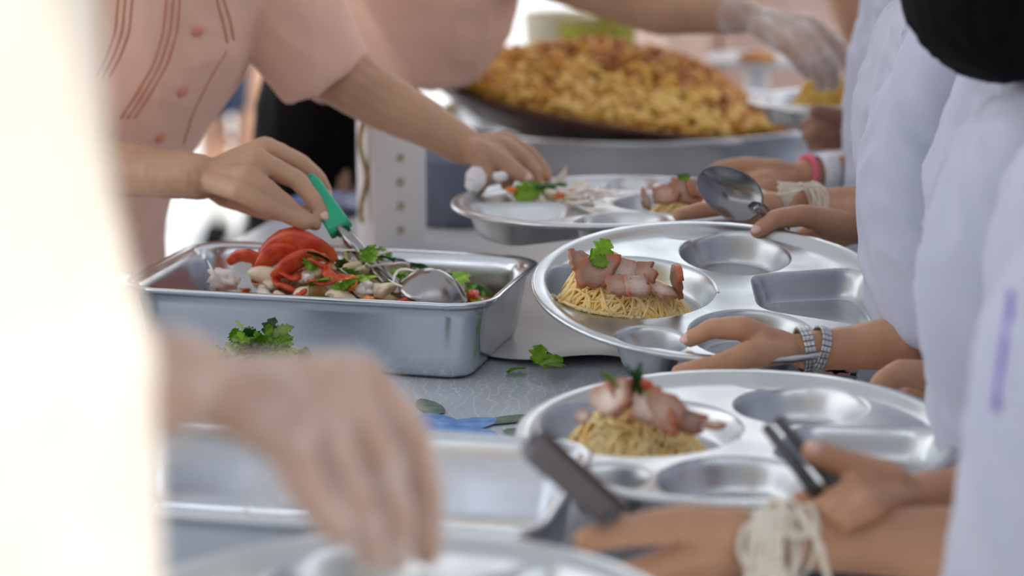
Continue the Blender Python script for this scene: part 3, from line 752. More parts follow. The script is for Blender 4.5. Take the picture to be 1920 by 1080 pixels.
# the largest, singly placed pieces
def big(name, me, px, py, Y, rot, s, label, cat): put(name, me, P(px, py, Y), rot, s, label, cat)
big('tomato_strip', TOM[0], 470, 494, 2.45, (-60, 20, -10), 1.1, 'short red tomato strip at the left end of the tomato heap', 'tomato')
big('tomato_strip', TOM[1], 520, 492, 2.45, (-60, -25, 10), 1.4, 'curved red tomato strip left of the largest one', 'tomato')
big('tomato_strip', TOM[2], 562, 486, 2.46, (-75, 8, -8), 2.1, 'largest red tomato strip arching over the salad under the ladle hand', 'tomato')
big('tomato_strip', TOM[0], 555, 508, 2.43, (-50, -30, 10), 1.6, 'dark red tomato strip crossing below the largest one', 'tomato')
big('salad_meat', with_mat(blob_mesh(2, (.020, .011, .009), .15), M['fishball']), 500, 516, 2.425, (0, 10, 5), 1.0, 'largest cream meat piece, long and smooth, in front of the tomatoes', 'meat piece')
big('salad_meat', BLOBS[1], 582, 517, 2.42, (0, -25, 0), 1.05, 'oval cream meat piece right of the long smooth one', 'meat piece')
big('onion_piece', CHUNK[0], 418, 522, 2.42, (0, 20, 0), 1.5, 'pale ringed onion chunk at the left end of the salad', 'onion')
big('onion_shred', SHRED[0], 398, 520, 2.42, (0, 80, 20), 1.1, 'thin white onion shred standing up at the left end of the salad', 'onion shred')
for k in range(7):
    big('cabbage_shred', with_mat(curve_mesh(k + 30, .032, .004, .7, .5), M['celery']), 615 + 9 * k, 482 + (k * 11) % 30, 2.45, (rg.uniform(20, 90), rg.uniform(-60, 60), 20 * k), 1.0, 'pale green cabbage shred heaped beside the ladle rod', 'cabbage')
    bpy.context.scene.collection.objects[-1]['group'] = 'cabbage shreds beside the ladle rod'
# a few pieces in the nearer pan
for k in range(16):
    x = -.15 + rg.uniform(-.02, .13); y = rg.uniform(-.085, .09)
    p = PAN2 @ Vector((x, y, .010 + .008 * rg.random()))
    put('food_scrap', (CHUNK + LEAFD + BLOBS)[k % 9], p, rr3(), rg.uniform(.6, 1.0), 'blurred scrap of food left in the nearer pan', 'food', 'food scraps in the nearer pan')
# coriander on the table
bm = B(); rg = random.Random(31); bl = P(480, 705, 2.21); bl.z = .7535
revolve(bm, [(.01, 0), (.030, 0), (.046, .022), (.054, .036), (.056, .037), (.053, .034), (.043, .021), (.028, .004), (.01, .003)], 48, Matrix.Translation(bl))
tag(build('small_bowl', bm, M['white_plastic'], origin=bl), 'small pale bowl of chopped coriander in front of the salad pan', 'bowl')
bm = B(); mats = [M['leaf'], M['leaf_bright'], M['leaf_dark'], M['celery']]
for k in range(110):
    a = rg.uniform(0, 6.28); t = rg.random() ** .6 * .044; x = t * math.cos(a); y = t * math.sin(a); mi = rg.choice((0, 0, 1, 1, 1, 2, 3))
    me = (LEAF + LEAFB)[k % 5].copy(); me.transform(Matrix.LocRotScale(bl + Vector((x, y, .03 + .040 * (1 - (t / .046) ** 2) * rg.uniform(.6, 1))), Euler((rg.uniform(-1, 1), rg.uniform(-1.2, 1), rg.uniform(0, 6.28))), Vector([rg.uniform(.55, .95)] * 3)))
    n0 = len(bm.faces); bm.from_mesh(me); bm.faces.ensure_lookup_table()
    for i in range(n0, len(bm.faces)): bm.faces[i].material_index = mi
    bpy.data.meshes.remove(me)
tag(build('chopped_coriander', bm, mats), 'heap of chopped green coriander in front of the salad pan', 'herbs', kind='stuff')
sp = PZ(1005, 688, .76)
sprig('coriander_sprig', [(LEAFB[0], 985, 690, sp.y, (10, 20, 150), .9), (LEAFB[1], 1005, 682, sp.y, (30, -50, 70), .9), (LEAFB[0], 1010, 682, sp.y, (20, -5, 20), 1.1), (LEAF[1], 1020, 685, sp.y - .01, (0, 5, 10), .9)], 'green coriander sprig lying alone on the tablecloth right of the salad pan', 'herb')

# ------------------------------------------------------------------ ladle, spoon, handles, chopsticks
def flatbar(bm, p0, p1, w0, w1, th, side, mi=0, n=8):
    p0 = Vector(p0); p1 = Vector(p1); d = (p1 - p0).normalized(); s = side - d * side.dot(d); s.normalize(); u = s.cross(d); rings = []
    for i in range(n + 1):
        t = i / n; c = p0.lerp(p1, t); w = w0 + (w1 - w0) * t
        if i == 0: w *= .8
        ring = []
        for k in range(12):
            a = 2 * math.pi * k / 12; ca, sa = math.cos(a), math.sin(a)
            ring.append(bm.verts.new(c + s * (w / 2 * math.copysign(abs(ca) ** .4, ca)) + u * (th / 2 * math.copysign(abs(sa) ** .4, sa))))
        rings.append(ring)
    for a, b in zip(rings, rings[1:]): bridge(bm, a, b, mi)
    ngon(bm, rings[0][::-1], mi); ngon(bm, rings[-1], mi)
def spoon_bowl(bm, Mx, L, W, D, n=14, m_=28, th=.0012):
    """concave towards local +z, long axis local x"""
    rings = []
    for side in (0, 1):
        rs = []
        for j in range(1, n + 1):
            t = j / n; ring = []
            for k in range(m_):
                a = 2 * math.pi * k / m_; x = L / 2 * t * math.cos(a); y = W / 2 * t * math.sin(a) * (1 - .14 * math.cos(a))
                ring.append(bm.verts.new(Mx @ Vector((x, y, -D * (1 - t * t) - (th if side else 0)))))
            rs.append(ring)
        c = bm.verts.new(Mx @ Vector((0, 0, -D - (th if side else 0))))
        for k in range(m_): bm.faces.new((c, rs[0][k], rs[0][(k + 1) % m_]))
        for a, b in zip(rs, rs[1:]): bridge(bm, a, b)
        rings.append(rs)
    bridge(bm, rings[0][-1], rings[1][-1])
YL = 2.43
ld = empty('ladle', P(815, 560, 2.40), 'metal ladle with a bright green handle standing in the salad pan', 'ladle')
bm = B(); h0 = P(578, 335, 2.50); h1 = P(640, 432, 2.455)
flatbar(bm, h0, h1, .019, .026, .012, Vector((.8, 0, .4)))
tag(build('handle', bm, M['green'], ld), 'bright green plastic handle')
bm = B()
pts = [P(636, 425, 2.458), P(668, 462, 2.45), P(700, 502, 2.44), P(728, 532, 2.425), P(752, 552, 2.40), P(775, 556, 2.385)]
tube(bm, pts, [.0078, .0078, .0085, .0105, .0125, .008], 14, flat=.95)
build('shaft', bm, M['rod'], ld)
bm = B(); Mx = Matrix.Translation(P(812, 548, 2.375)) @ Matrix.Rotation(R(-12), 4, 'Z') @ Matrix.Rotation(R(14), 4, 'Y') @ Matrix.Rotation(R(12), 4, 'X') @ Matrix.Rotation(R(180), 4, 'X')
spoon_bowl(bm, Mx, .072, .060, .024)
build('bowl', bm, M['rod'], ld)
# serving spoon at the middle tray
sl = P(1370, 362, 2.44)
sn = empty('spoon', P(1430, 420, 2.45), 'steel spoon with its hollow bowl facing the camera, behind the sharp tray', 'spoon')
X = (P(1312, 326, 2.45) - P(1428, 398, 2.44)).normalized(); Zc = (cam.location - sl).normalized() + Vector((-.35, 0, .25)); Zc = (Zc - X * Zc.dot(X)).normalized(); Yc = Zc.cross(X)
Mx = Matrix.Translation(P(1368, 360, 2.44)) @ Matrix((X, Yc, Zc)).transposed().to_4x4()
bm = B(); spoon_bowl(bm, Mx, .074, .050, .013, th=.0014); build('bowl', bm, M['steel'], sn)
bm = B(); tube(bm, [P(1412, 385, 2.437), P(1424, 396, 2.44), P(1436, 408, 2.445), P(1470, 432, 2.455), P(1540, 470, 2.47)], [.010, .0075, .0055, .004, .006], 12, flat=.5); build('handle', bm, M['steel'], sn)
fk = empty('fork', P(1400, 350, 2.47), 'fork of which only one thin tine shows behind the steel spoon', 'fork')
bm = B()
for q in (0, 1, 2): tube(bm, [P(1362 + q * 9, 312 + q * 3, 2.475), P(1385 + q * 8, 335 + q * 3, 2.475), P(1412, 362, 2.475)], [.0008, .0014, .0018], 8)
tube(bm, [P(1412, 362, 2.475), P(1440, 392, 2.478), P(1480, 430, 2.48)], [.004, .003, .003], 8, flat=.5)
build('tines', bm, M['steel'], fk)
# flat grey utensil in the nearest hand
ut = empty('table_fork', P(1160, 990, 1.58), 'flat dark grey metal cutlery held upright in the nearest bare hand', 'cutlery')
bm = B(); flatbar(bm, P(988, 828, 1.60), P(1150, 975, 1.56), .021, .017, .0045, Vector((.9, -.1, .6)), n=10); build('handle', bm, M['dark_steel'], ut)
bm = B(); flatbar(bm, P(1003, 820, 1.612), P(1165, 965, 1.575), .019, .016, .004, Vector((.9, -.1, .6)), n=10); build('handle', bm, mat('brown_steel', (.10, .06, .055), .3, .8), ut)
for (a, b, la) in (((1438, 802, 1.735), (1532, 924, 1.665), 'lower of the two dark sticks in the hand at the right'), ((1460, 788, 1.745), (1570, 914, 1.672), 'upper of the two dark sticks in the hand at the right')):
    bm = B(); tube(bm, [P(*a), P(*a).lerp(P(*b), .5), P(*b)], [.0042, .0048, .0056], 12)
    tag(build('chopstick', bm, M['dark_grey']), la, 'chopstick')

# ------------------------------------------------------------------ box, tumblers and things at the back
gb = P(735, 470, 2.945); gb.z = .7535
bg = empty('gift_box', gb, 'tall white paper box with small gold marks standing behind the salad pan', 'box')
GR = Matrix.Rotation(R(24), 3, 'Z'); W_, D_, H_ = .068, .062, .165
bm = B(); box(bm, gb + Vector((0, 0, H_ / 2)), (W_, D_, H_), GR, bev=.0015); build('box_body', bm, M['paper'], bg)
bm = B()
for (fx, z) in ((0, .148), (0, .118), (0, .088), (0, .058), (-.0, .028)):
    p = gb + GR @ Vector((fx, -D_ / 2 - .0006, z))
    for q in range(4): box(bm, p + GR @ Vector((.0035 * math.cos(q * 1.57 + .7), 0, .0035 * math.sin(q * 1.57 + .7))), (.0045, .0008, .0022), GR @ Matrix.Rotation(q * 1.57, 3, 'Y'))
build('gold_mark', bm, M['gold'], bg)
bm = B()
pts = [gb + GR @ Vector((W_ / 2 + .0008, .012 * math.cos(t), .098 + .020 * math.sin(t))) for t in [2 * math.pi * k / 20 for k in range(20)]]
tube(bm, pts, .0018, 6, closed=True)
for q in range(4): box(bm, gb + GR @ Vector((W_ / 2 + .0008, .006 * math.cos(q * 1.6), .098 + .010 * math.sin(q * 1.6))), (.001, .006, .005), GR)
build('gold_mark', bm, M['gold'], bg)
bm = B(); x0 = gb + GR @ Vector((-W_ / 2 - .006, -.01, 0))
for q in range(2):
    pts = [x0 + Vector((-.001 * q - .004 * math.sin(k * .8), .004 * q, .158 - .011 * k)) for k in range(12)] ; tube(bm, pts, .0028, 8)
tube(bm, [x0 + Vector((0, 0, .158)), x0 + Vector((.006, .0, .166)), x0 + Vector((.02, .0, .164))], .0028, 8)
tag(build('cord_handle', bm, M['gold_cord'], bg), 'twisted gold cord')
# dark pot added in place of the basin's shaded left side
pc = P(850, 372, 3.12); pc.z = .7535
bm = B(); revolve(bm, [(.01, 0), (.052, 0), (.056, .006), (.060, .085), (.063, .088), (.060, .090), (.056, .084), (.052, .008), (.01, .005)], 48, Matrix.Translation(pc))
tag(build('basin_shade_pot', bm, metal_mat('basin_shade_metal', (.22, .25, .32), .35), origin=pc), 'added dark pot standing for the shaded left side of the basin', 'pot')
bp_ = PZ(832, 408, .7535); bm = B(); revolve(bm, [(.003, 0), (.022, 0), (.030, .005), (.032, .008), (.029, .007), (.021, .003), (.003, .003)], 40, Matrix.Translation(bp_))
tag(build('saucer', bm, M['wood_brown'], origin=bp_), 'small brown dish on the table right of the gold-marked box', 'dish')
# folded blue and white cloth beside the box
bm = B(); c0 = PZ(632, 400, .7535)
for q in range(5):
    sphere(bm, c0 + Vector((.02 * q - .05, .015 * (q % 2), .010 + .004 * (q % 3))), (.030, .025, .012), 2)
me = remesh(bm, .004, 3); displace(me, lambda p, n: .004 * nz(p, 60))
tag(link('cloth_rag', me, M['blue_cloth']), 'crumpled blue and white rag behind the ladle hand', 'cloth')
# peach box with a white lid edge at far left, in the third pan's corner
pb = Vector((-.448, 2.37, .758))
bx = empty('storage_box', pb, 'peach carton with a white edge standing in the small bin at far left', 'box')
bm = B(); box(bm, pb + Vector((.0, 0, .0685)), (.066, .07, .135), Matrix.Rotation(R(-14), 3, 'Z'), bev=.005); build('box_body', bm, M['peach'], bx)
bm = B(); rot = Matrix.Rotation(R(-14), 3, 'Z')
pts = [pb + rot @ Vector((x, -.0355, z)) for (x, z) in ((-.032, .002), (-.032, .134), (.027, .134), (.032, .128), (.032, .002))]; tube(bm, pts, .002, 8)
build('box_rim', bm, M['white_plastic'], bx)
# far end of the table: bucket, tub, plate
def tub(name, px, Y, r0, r1, h, m, label, cat, py=100):
    c = P(px, py, Y); c.z = .7535
    bm = B(); revolve(bm, [(.004, 0), (r0, 0), (r1, h), (r1 + .004, h + .002), (r1, h + .004), (r1 - .004, h), (r0 - .004, .005), (.004, .004)], 48, Matrix.Translation(c))
    return tag(build(name, bm, m, origin=c), label, cat)
tub('bucket', 1118, 4.08, .055, .068, .158, M['olive'], 'blurred olive green tub at the far end of the table', 'tub')
tub('bucket', 1052, 4.12, .050, .064, .165, M['beige'], 'blurred beige tub left of the olive green one', 'tub')
pcn = P(1420, 115, 3.98); pcn.z = .7535
stn = empty('cake_stand', pcn, 'blurred pale plate on a low stand behind the farthest tray', 'plate')
bm = B(); revolve(bm, [(.01, 0), (.05, 0), (.03, .02), (.02, .06), (.02, .10), (.01, .10)], 32, Matrix.Translation(pcn)); build('foot', bm, M['white_plastic'], stn)
bm = B(); revolve(bm, [(.005, .098), (.07, .100), (.085, .110), (.087, .113), (.083, .112), (.068, .105), (.005, .104)], 48, Matrix.Translation(pcn)); build('plate', bm, M['white_plastic'], stn)
bm = B(); sphere(bm, pcn + Vector((0, 0, .112)), (.035, .03, .010), 2); tag(build('brown_food', bm, M['noodle_brown']), 'blurred brown food on the pale plate at the back', 'food')
# dark stool and bag at far left
sc_ = P(318, 430, 3.9); stl = empty('stool', Vector((sc_.x, 3.9, 0)), 'dark stool seen in the gap left of the bright ground', 'stool')
bm = B(); box(bm, Vector((sc_.x, 3.9, .44)), (.20, .30, .03), bev=.006); build('seat', bm, M['dark_grey'], stl)
for sx in (-1, 1):
    for sy in (-1, 1):
        bm = B(); tube(bm, [Vector((sc_.x + sx * .085, 3.9 + sy * .13, .0)), Vector((sc_.x + sx * .075, 3.9 + sy * .12, .425))], .010, 10); build('leg', bm, M['dark_grey'], stl)

# ------------------------------------------------------------------ people
from mathutils.bvhtree import BVHTree
def J(t): return (P(t[0], t[1], t[2]), t[3])
def hand_arm(arm, fingers, thumb, voxel=.0021, smooth=5, palm_r=.0105):
    """arm: photo joints elbow -> wrist; fingers: lists MCP..tip; thumb: CMC..tip"""
    bm = B(); A = [J(a) for a in arm]; chain(bm, A)
    W, wr = A[-1]; prev = None
    for f in fingers:
        Fp = [J(q) for q in f]; Fp = [(p, r * (1.06 if i < 2 else 1)) for i, (p, r) in enumerate(Fp)]
        chain(bm, Fp)
        mc = Fp[0][0]; w0 = W.lerp(mc, .12)
        capsule(bm, w0, min(wr * .62, palm_r * 1.35), mc, Fp[0][1])
        for t in (.45, .75, .95):
            a = W.lerp(mc, t)
            if prev is not None: capsule(bm, a, palm_r * (1.1 - .2 * t), W.lerp(prev, t), palm_r * (1.1 - .2 * t))
        prev = mc
    Tp = [J(q) for q in thumb]; chain(bm, Tp)
    capsule(bm, W, wr * .62, Tp[0][0], Tp[0][1])
    m1 = J(fingers[0][0])[0]
    capsule(bm, Tp[0][0].lerp(Tp[1][0], .5), Tp[0][1] * .85, W.lerp(m1, .7), palm_r)
    me = remesh(bm, voxel, smooth)
    displace(me, lambda p, n: .0005 * nz(p, 130) + .0007 * nz(p, 45, 2))
    return me
def nail(bm, tip, prev, r, up=None):
    """nail plate on the back of a finger tip"""
    d = (tip - prev).normalized(); view = (cam.location - tip).normalized()
    u = (up or (view + Vector((0, 0, .6)))); u = (u - d * u.dot(d)).normalized(); s = d.cross(u)
    rot = Matrix((d, s, u)).transposed()
    sphere(bm, tip + u * r * .70 + d * r * .25, (r * .80, r * .62, r * .28), 2, rot)
def sub_nails(parent, specs):
    bm = B()
    for (a, b, r) in specs: nail(bm, P(*a), P(*b), r)
    build('fingernail', bm, M['nail'], parent)
def trunk(sh, hip, head, zf=0.0, facing=Vector((-1, 0, 0)), w=.13, d=.075, hr=.085, legs=True, arms=()):
    """rough body under the clothes: torso, neck, head with face, legs and upper arms"""
    bm = B(); side = Vector((0, 0, 1)).cross(facing).normalized()
    for s in (-1, 1):
        chain(bm, [(sh + side * s * w * .72 - Vector((0, 0, .03)), d * .72), (sh.lerp(hip, .45) + side * s * w * .42, d * .92), (hip + side * s * w * .42, d * 1.0)])
        if legs:
            h = hip + side * s * w * .5; kn = Vector((h.x, h.y, hip.z * .52)) + facing * .01; an = Vector((h.x, h.y, .07))
            chain(bm, [(h, .052), (kn, .043), (kn.lerp(an, .3) - facing * .012, .044), (an, .030)])
            capsule(bm, an - Vector((0, 0, .035)) - facing * .02, .03, an + facing * .13 - Vector((0, 0, .045)), .024)
    capsule(bm, sh + side * w * .72 - Vector((0, 0, .03)), d * .72, sh - side * w * .72 - Vector((0, 0, .03)), d * .72)
    capsule(bm, sh, .045, head - Vector((0, 0, hr * .6)), .040)
    sphere(bm, head, (hr, hr * .88, hr * 1.16) if abs(facing.x) > .5 else (hr * .88, hr, hr * 1.16), 3)
    sphere(bm, head + facing * hr * .35 - Vector((0, 0, hr * .72)), hr * .52, 2)
    capsule(bm, head + facing * hr * .92 + Vector((0, 0, hr * .05)), .007, head + facing * hr * 1.14 - Vector((0, 0, hr * .22)), .011)
    for s in (-1, 1): sphere(bm, head + side * s * hr * .88, (.018, .012, .026), 2)
    for (a, b, r0, r1) in arms: capsule(bm, a, r0, b, r1)
    return remesh(bm, .006, 4)
def face(bm, head, hr, facing):
    side = Vector((0, 0, 1)).cross(facing).normalized()
    for s in (-1, 1):
        e = head + facing * hr * .90 + side * s * hr * .36 + Vector((0, 0, hr * .04))
        sphere(bm, e - facing * .005, .0095, 2, mi=1); sphere(bm, e + facing * .0015, .0045, 2, mi=2)
    sphere(bm, head + facing * hr * .86 - Vector((0, 0, hr * .62)), (.008, .020, .006) if abs(facing.x) > .5 else (.020, .008, .006), 2, mi=3)
def join_body(root, meshes, m, head=None, hr=.085, facing=Vector((-1, 0, 0))):
    bm = B()
    for me in meshes: bm.from_mesh(me); bpy.data.meshes.remove(me)
    if head is not None: face(bm, head, hr, facing)
    return build('body', bm, [m, M['white_plastic'], M['dark_grey'], M['bead']], root)
def loft(bm, levels, seg=40, caps=True, pw=1.0):
    """levels: (left px, right px, py, Y, half depth)"""
    rings = []
    for (l, r, py, Y, ry) in levels:
        a = P(l, py, Y); b = P(r, py, Y); c = (a + b) / 2; rx = (b.x - a.x) / 2
        rings.append([bm.verts.new(Vector((c.x + rx * math.cos(2 * math.pi * k / seg), c.y + ry * math.sin(2 * math.pi * k / seg), c.z))) for k in range(seg)])
    for a, b in zip(rings, rings[1:]): bridge(bm, a, b)
    ngon(bm, rings[0][::-1]); ngon(bm, rings[-1])
def cone(bm, a, ra, b, rb, seg=28, n=6):
    tube(bm, [a.lerp(b, i / n) for i in range(n + 1)], [ra + (rb - ra) * i / n for i in range(n + 1)], seg)
def folds(me, A=.007, sx=13, sz=2.4, seed=0, tilt=.9):
    def f(p, n):
        q = Vector((p.x + tilt * p.z * .35, p.y - tilt * p.z * .5, p.z))
        a = 1 - (abs(noise.noise(Vector((q.x * sx + seed, q.y * sx, q.z * sz)))) ** .75) * 2.0
        b = noise.noise(Vector((p.x * 5 + seed, p.y * 5, p.z * 5)))
        c = 1 - abs(noise.noise(Vector((q.x * 22 + q.z * 14, q.y * 22, q.z * 7 + seed)))) * 2
        return A * (a * 1.2 + b * .9 + c * .5)
    displace(me, f)
def garment(name, root, bm, m, A=.006, voxel=.006, sm=3, seed=0, sx=13, sz=2.4, label=None):
    me = remesh(bm, voxel, sm); folds(me, A, sx, sz, seed)
    o = link(name, me, m, root)
    if label: o['label'] = label
    return o
def skirt(root, hip, z1, r0, r1, m, name='skirt', n=14):
    bm = B(); seg = 120; rings = []
    for i in range(13):
        t = i / 12; z = hip.z + .06 - (hip.z + .06 - z1) * t; r = r0 + (r1 - r0) * t
        rings.append([bm.verts.new(Vector((hip.x + (r * .82) * (1 + .05 * t * math.cos(n * a)) * math.cos(a), hip.y + r * (1 + .05 * t * math.cos(n * a)) * math.sin(a), z))) for a in [2 * math.pi * k / seg for k in range(seg)]])
    for a, b in zip(rings, rings[1:]): bridge(bm, a, b)
    ngon(bm, rings[0][::-1]); ngon(bm, rings[-1])
    return build(name, bm, m, root)
def shoes(root, hip, facing, w):
    side = Vector((0, 0, 1)).cross(facing).normalized()
    for s in (-1, 1):
        a = Vector((hip.x, hip.y, 0)) + side * s * w * .5; bm = B()
        chain(bm, [(a - facing * .03 + Vector((0, 0, .042)), .041), (a + facing * .06 + Vector((0, 0, .036)), .035), (a + facing * .14 + Vector((0, 0, .032)), .031)])
        for v in bm.verts: v.co.z = max(v.co.z, .001)
        build('shoe', bm, M['black'], root)
def hair_cap(root, c, rx, ry, rz, label=None, fringe=None, seed=0):
    bm = B(); bmesh.ops.create_icosphere(bm, subdivisions=5, radius=1)
    for v in bm.verts:
        n = v.co.copy(); k = 1 + .03 * nz((n.x, n.y, n.z * .2), 9, seed) + .02 * nz((n.x, n.y, n.z * .1), 30, seed)
        v.co = c + Vector((n.x * rx * k, n.y * ry * k, n.z * rz * k))
    return build('hair', bm, M['hair'], root)

def kid(label, sh, head, levels_list, armspecs, skin, seed, hem_z=.66, hr=.088, head_hair=None):
    """child in a white shirt facing the table (towards -x)"""
    hip = Vector((sh.x + .02, sh.y, .64)); root = empty('person', Vector((hip.x, hip.y, 0)), label, 'person')
    meshes = []; ups = []
    for a in armspecs:
        meshes.append(hand_arm(a['arm'], a['fingers'], a['thumb'], a.get('voxel', .0021)))
        el, er = J(a['arm'][0]); ups.append((sh + Vector((0, a['side'] * .13, -.04)), el, .036, er))
    meshes.append(trunk(sh, hip, head, arms=ups, hr=hr))
    join_body(root, meshes, M[skin], head, hr)
    bm = B()
    for lv in levels_list: loft(bm, lv)
    # torso of the shirt
    rings = [(sh + Vector((0, 0, .035)), .055, .075), (sh + Vector((0, 0, .0)), .085, .15), (sh + Vector((.0, 0, -.08)), .10, .165), (sh + Vector((.01, 0, -.22)), .108, .158), (Vector((hip.x, hip.y, hem_z + .05)), .115, .155), (Vector((hip.x, hip.y, hem_z)), .118, .158)]
    rg = []
    for (c, rx, ry) in rings: rg.append([bm.verts.new(c + Vector((rx * math.cos(t), ry * math.sin(t), 0))) for t in [2 * math.pi * k / 40 for k in range(40)]])
    for a, b in zip(rg, rg[1:]): bridge(bm, a, b)
    ngon(bm, rg[0][::-1]); ngon(bm, rg[-1])
    for (a, b, r0, r1) in [u for u, s in zip(ups, armspecs) if s.get('sleeve')]:
        cone(bm, a, .062, a.lerp(b, .80), .070)
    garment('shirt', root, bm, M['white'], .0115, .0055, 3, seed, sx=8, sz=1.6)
    skirt(root, hip, .36, .15, .20, M['navy'])
    shoes(root, hip, Vector((-1, 0, 0)), .13)
    if head_hair is None: hair_cap(root, head + Vector((.02, 0, .015)), hr * 1.12, hr * 1.06, hr * 1.22, seed=seed)
    else: hair_cap(root, *head_hair, seed=seed)
    return root

# --- farthest child, only the brown forearm shows
K_A = kid('child at the far end with a dark brown forearm, holding the farthest tray', Vector((.66, 3.30, 1.09)), Vector((.62, 3.30, 1.31)), [],
    [dict(side=-1, sleeve=1, arm=[(1790, 262, 3.090, .032), (1700, 252, 3.070, .031), (1610, 246, 3.050, .0275)],
      fingers=[[(1560, 232, 3.030, .014), (1532, 228, 3.030, .011), (1512, 238, 3.040, .009)], [(1562, 248, 3.020, .014), (1532, 248, 3.020, .011), (1515, 256, 3.030, .009)], [(1568, 264, 3.030, .013), (1538, 266, 3.030, .011), (1524, 272, 3.040, .009)]],
      thumb=[(1580, 225, 3.010, .014), (1552, 214, 3.000, .011), (1530, 208, 2.990, .009)])], 'skin_brown', 1)
# --- child with pink beads and white watch strap
K_B = kid('child in white shirt wearing pink beads and a white watch, holding the back tray', Vector((.505, 2.86, 1.08)), Vector((.46, 2.86, 1.30)),
    [[(1640, 1960, -40, 2.80, .06), (1632, 1960, 0, 2.80, .09), (1624, 1960, 100, 2.80, .10), (1606, 1950, 200, 2.80, .11), (1600, 1940, 300, 2.80, .11), (1600, 1930, 400, 2.80, .11), (1610, 1920, 470, 2.80, .10)]],
    [dict(side=1, arm=[(1780, 318, 2.93, .024), (1600, 320, 2.88, .0200), (1505, 328, 2.85, .0180)],
      fingers=[[(1425, 326, 2.82, .0125), (1372, 330, 2.81, .0095), (1335, 346, 2.80, .0075)], [(1425, 340, 2.80, .0125), (1370, 352, 2.78, .0095), (1335, 366, 2.77, .008)], [(1430, 354, 2.79, .012), (1390, 370, 2.77, .009), (1350, 384, 2.76, .0075)]],
      thumb=[(1450, 318, 2.83, .0135), (1390, 312, 2.815, .0115), (1345, 318, 2.80, .0095), (1315, 340, 2.79, .0075)]),
     dict(side=-1, arm=[(1800, 366, 2.76, .026), (1610, 378, 2.68, .0185), (1490, 384, 2.62, .0165)],
      fingers=[[(1420, 396, 2.58, .012), (1350, 415, 2.56, .0085), (1300, 425, 2.55, .0075)], [(1425, 404, 2.60, .012), (1350, 425, 2.59, .0085), (1300, 432, 2.58, .0075)], [(1430, 410, 2.62, .0115), (1365, 430, 2.61, .008), (1320, 436, 2.60, .007)]],
      thumb=[(1440, 380, 2.58, .0135), (1370, 389, 2.545, .0110), (1312, 395, 2.52, .0090), (1272, 403, 2.505, .0072)])], 'skin_child', 2)
# --- child with the steel watch
K_C = kid('child in white shirt with a steel bracelet watch, holding the sharply focused tray', Vector((.465, 2.42, 1.085)), Vector((.41, 2.42, 1.31)),
    [[(1735, 1800, 48, 2.24, .03), (1712, 1830, 90, 2.24, .055), (1690, 1850, 150, 2.24, .065), (1660, 1870, 220, 2.24, .070), (1632, 1885, 310, 2.23, .072), (1616, 1890, 400, 2.22, .074), (1612, 1880, 480, 2.21, .074), (1617, 1862, 550, 2.20, .072), (1632, 1840, 604, 2.19, .068), (1640, 1832, 618, 2.19, .066)]],
    [dict(side=-1, voxel=.0018, arm=[(1800, 615, 2.19, .031), (1700, 640, 2.16, .0270), (1600, 652, 2.15, .0205), (1510, 658, 2.14, .0178)],
      fingers=[[(1405, 664, 2.105, .0120), (1345, 684, 2.092, .0090), (1305, 691, 2.090, .0080), (1272, 696, 2.090, .0066)], [(1408, 672, 2.15, .012), (1340, 694, 2.18, .0088), (1300, 700, 2.21, .0072)], [(1412, 676, 2.175, .0115), (1350, 700, 2.21, .0085), (1310, 704, 2.24, .007)], [(1420, 678, 2.195, .011), (1365, 700, 2.23, .008), (1330, 704, 2.25, .0065)]],
      thumb=[(1445, 640, 2.135, .0140), (1392, 616, 2.13, .0118), (1335, 616, 2.135, .0098), (1294, 636, 2.14, .0080)]),
     dict(side=1, voxel=.0018, arm=[(1830, 460, 2.56, .028), (1720, 446, 2.54, .0240), (1630, 432, 2.50, .0188)],
      fingers=[[(1535, 436, 2.485, .0120), (1470, 462, 2.48, .0088), (1430, 476, 2.47, .0075)], [(1540, 444, 2.50, .012), (1475, 468, 2.50, .0088), (1440, 480, 2.49, .0075)], [(1545, 450, 2.52, .0115), (1490, 472, 2.52, .0085), (1455, 482, 2.51, .007)]],
      thumb=[(1572, 420, 2.48, .0150), (1505, 404, 2.455, .0120), (1452, 411, 2.44, .0100), (1420, 433, 2.43, .0080)])], 'skin_child', 3)
sub_nails(K_C, [((1420, 433, 2.43), (1452, 411, 2.44), .0080), ((1294, 636, 2.14), (1335, 616, 2.135), .0080)])
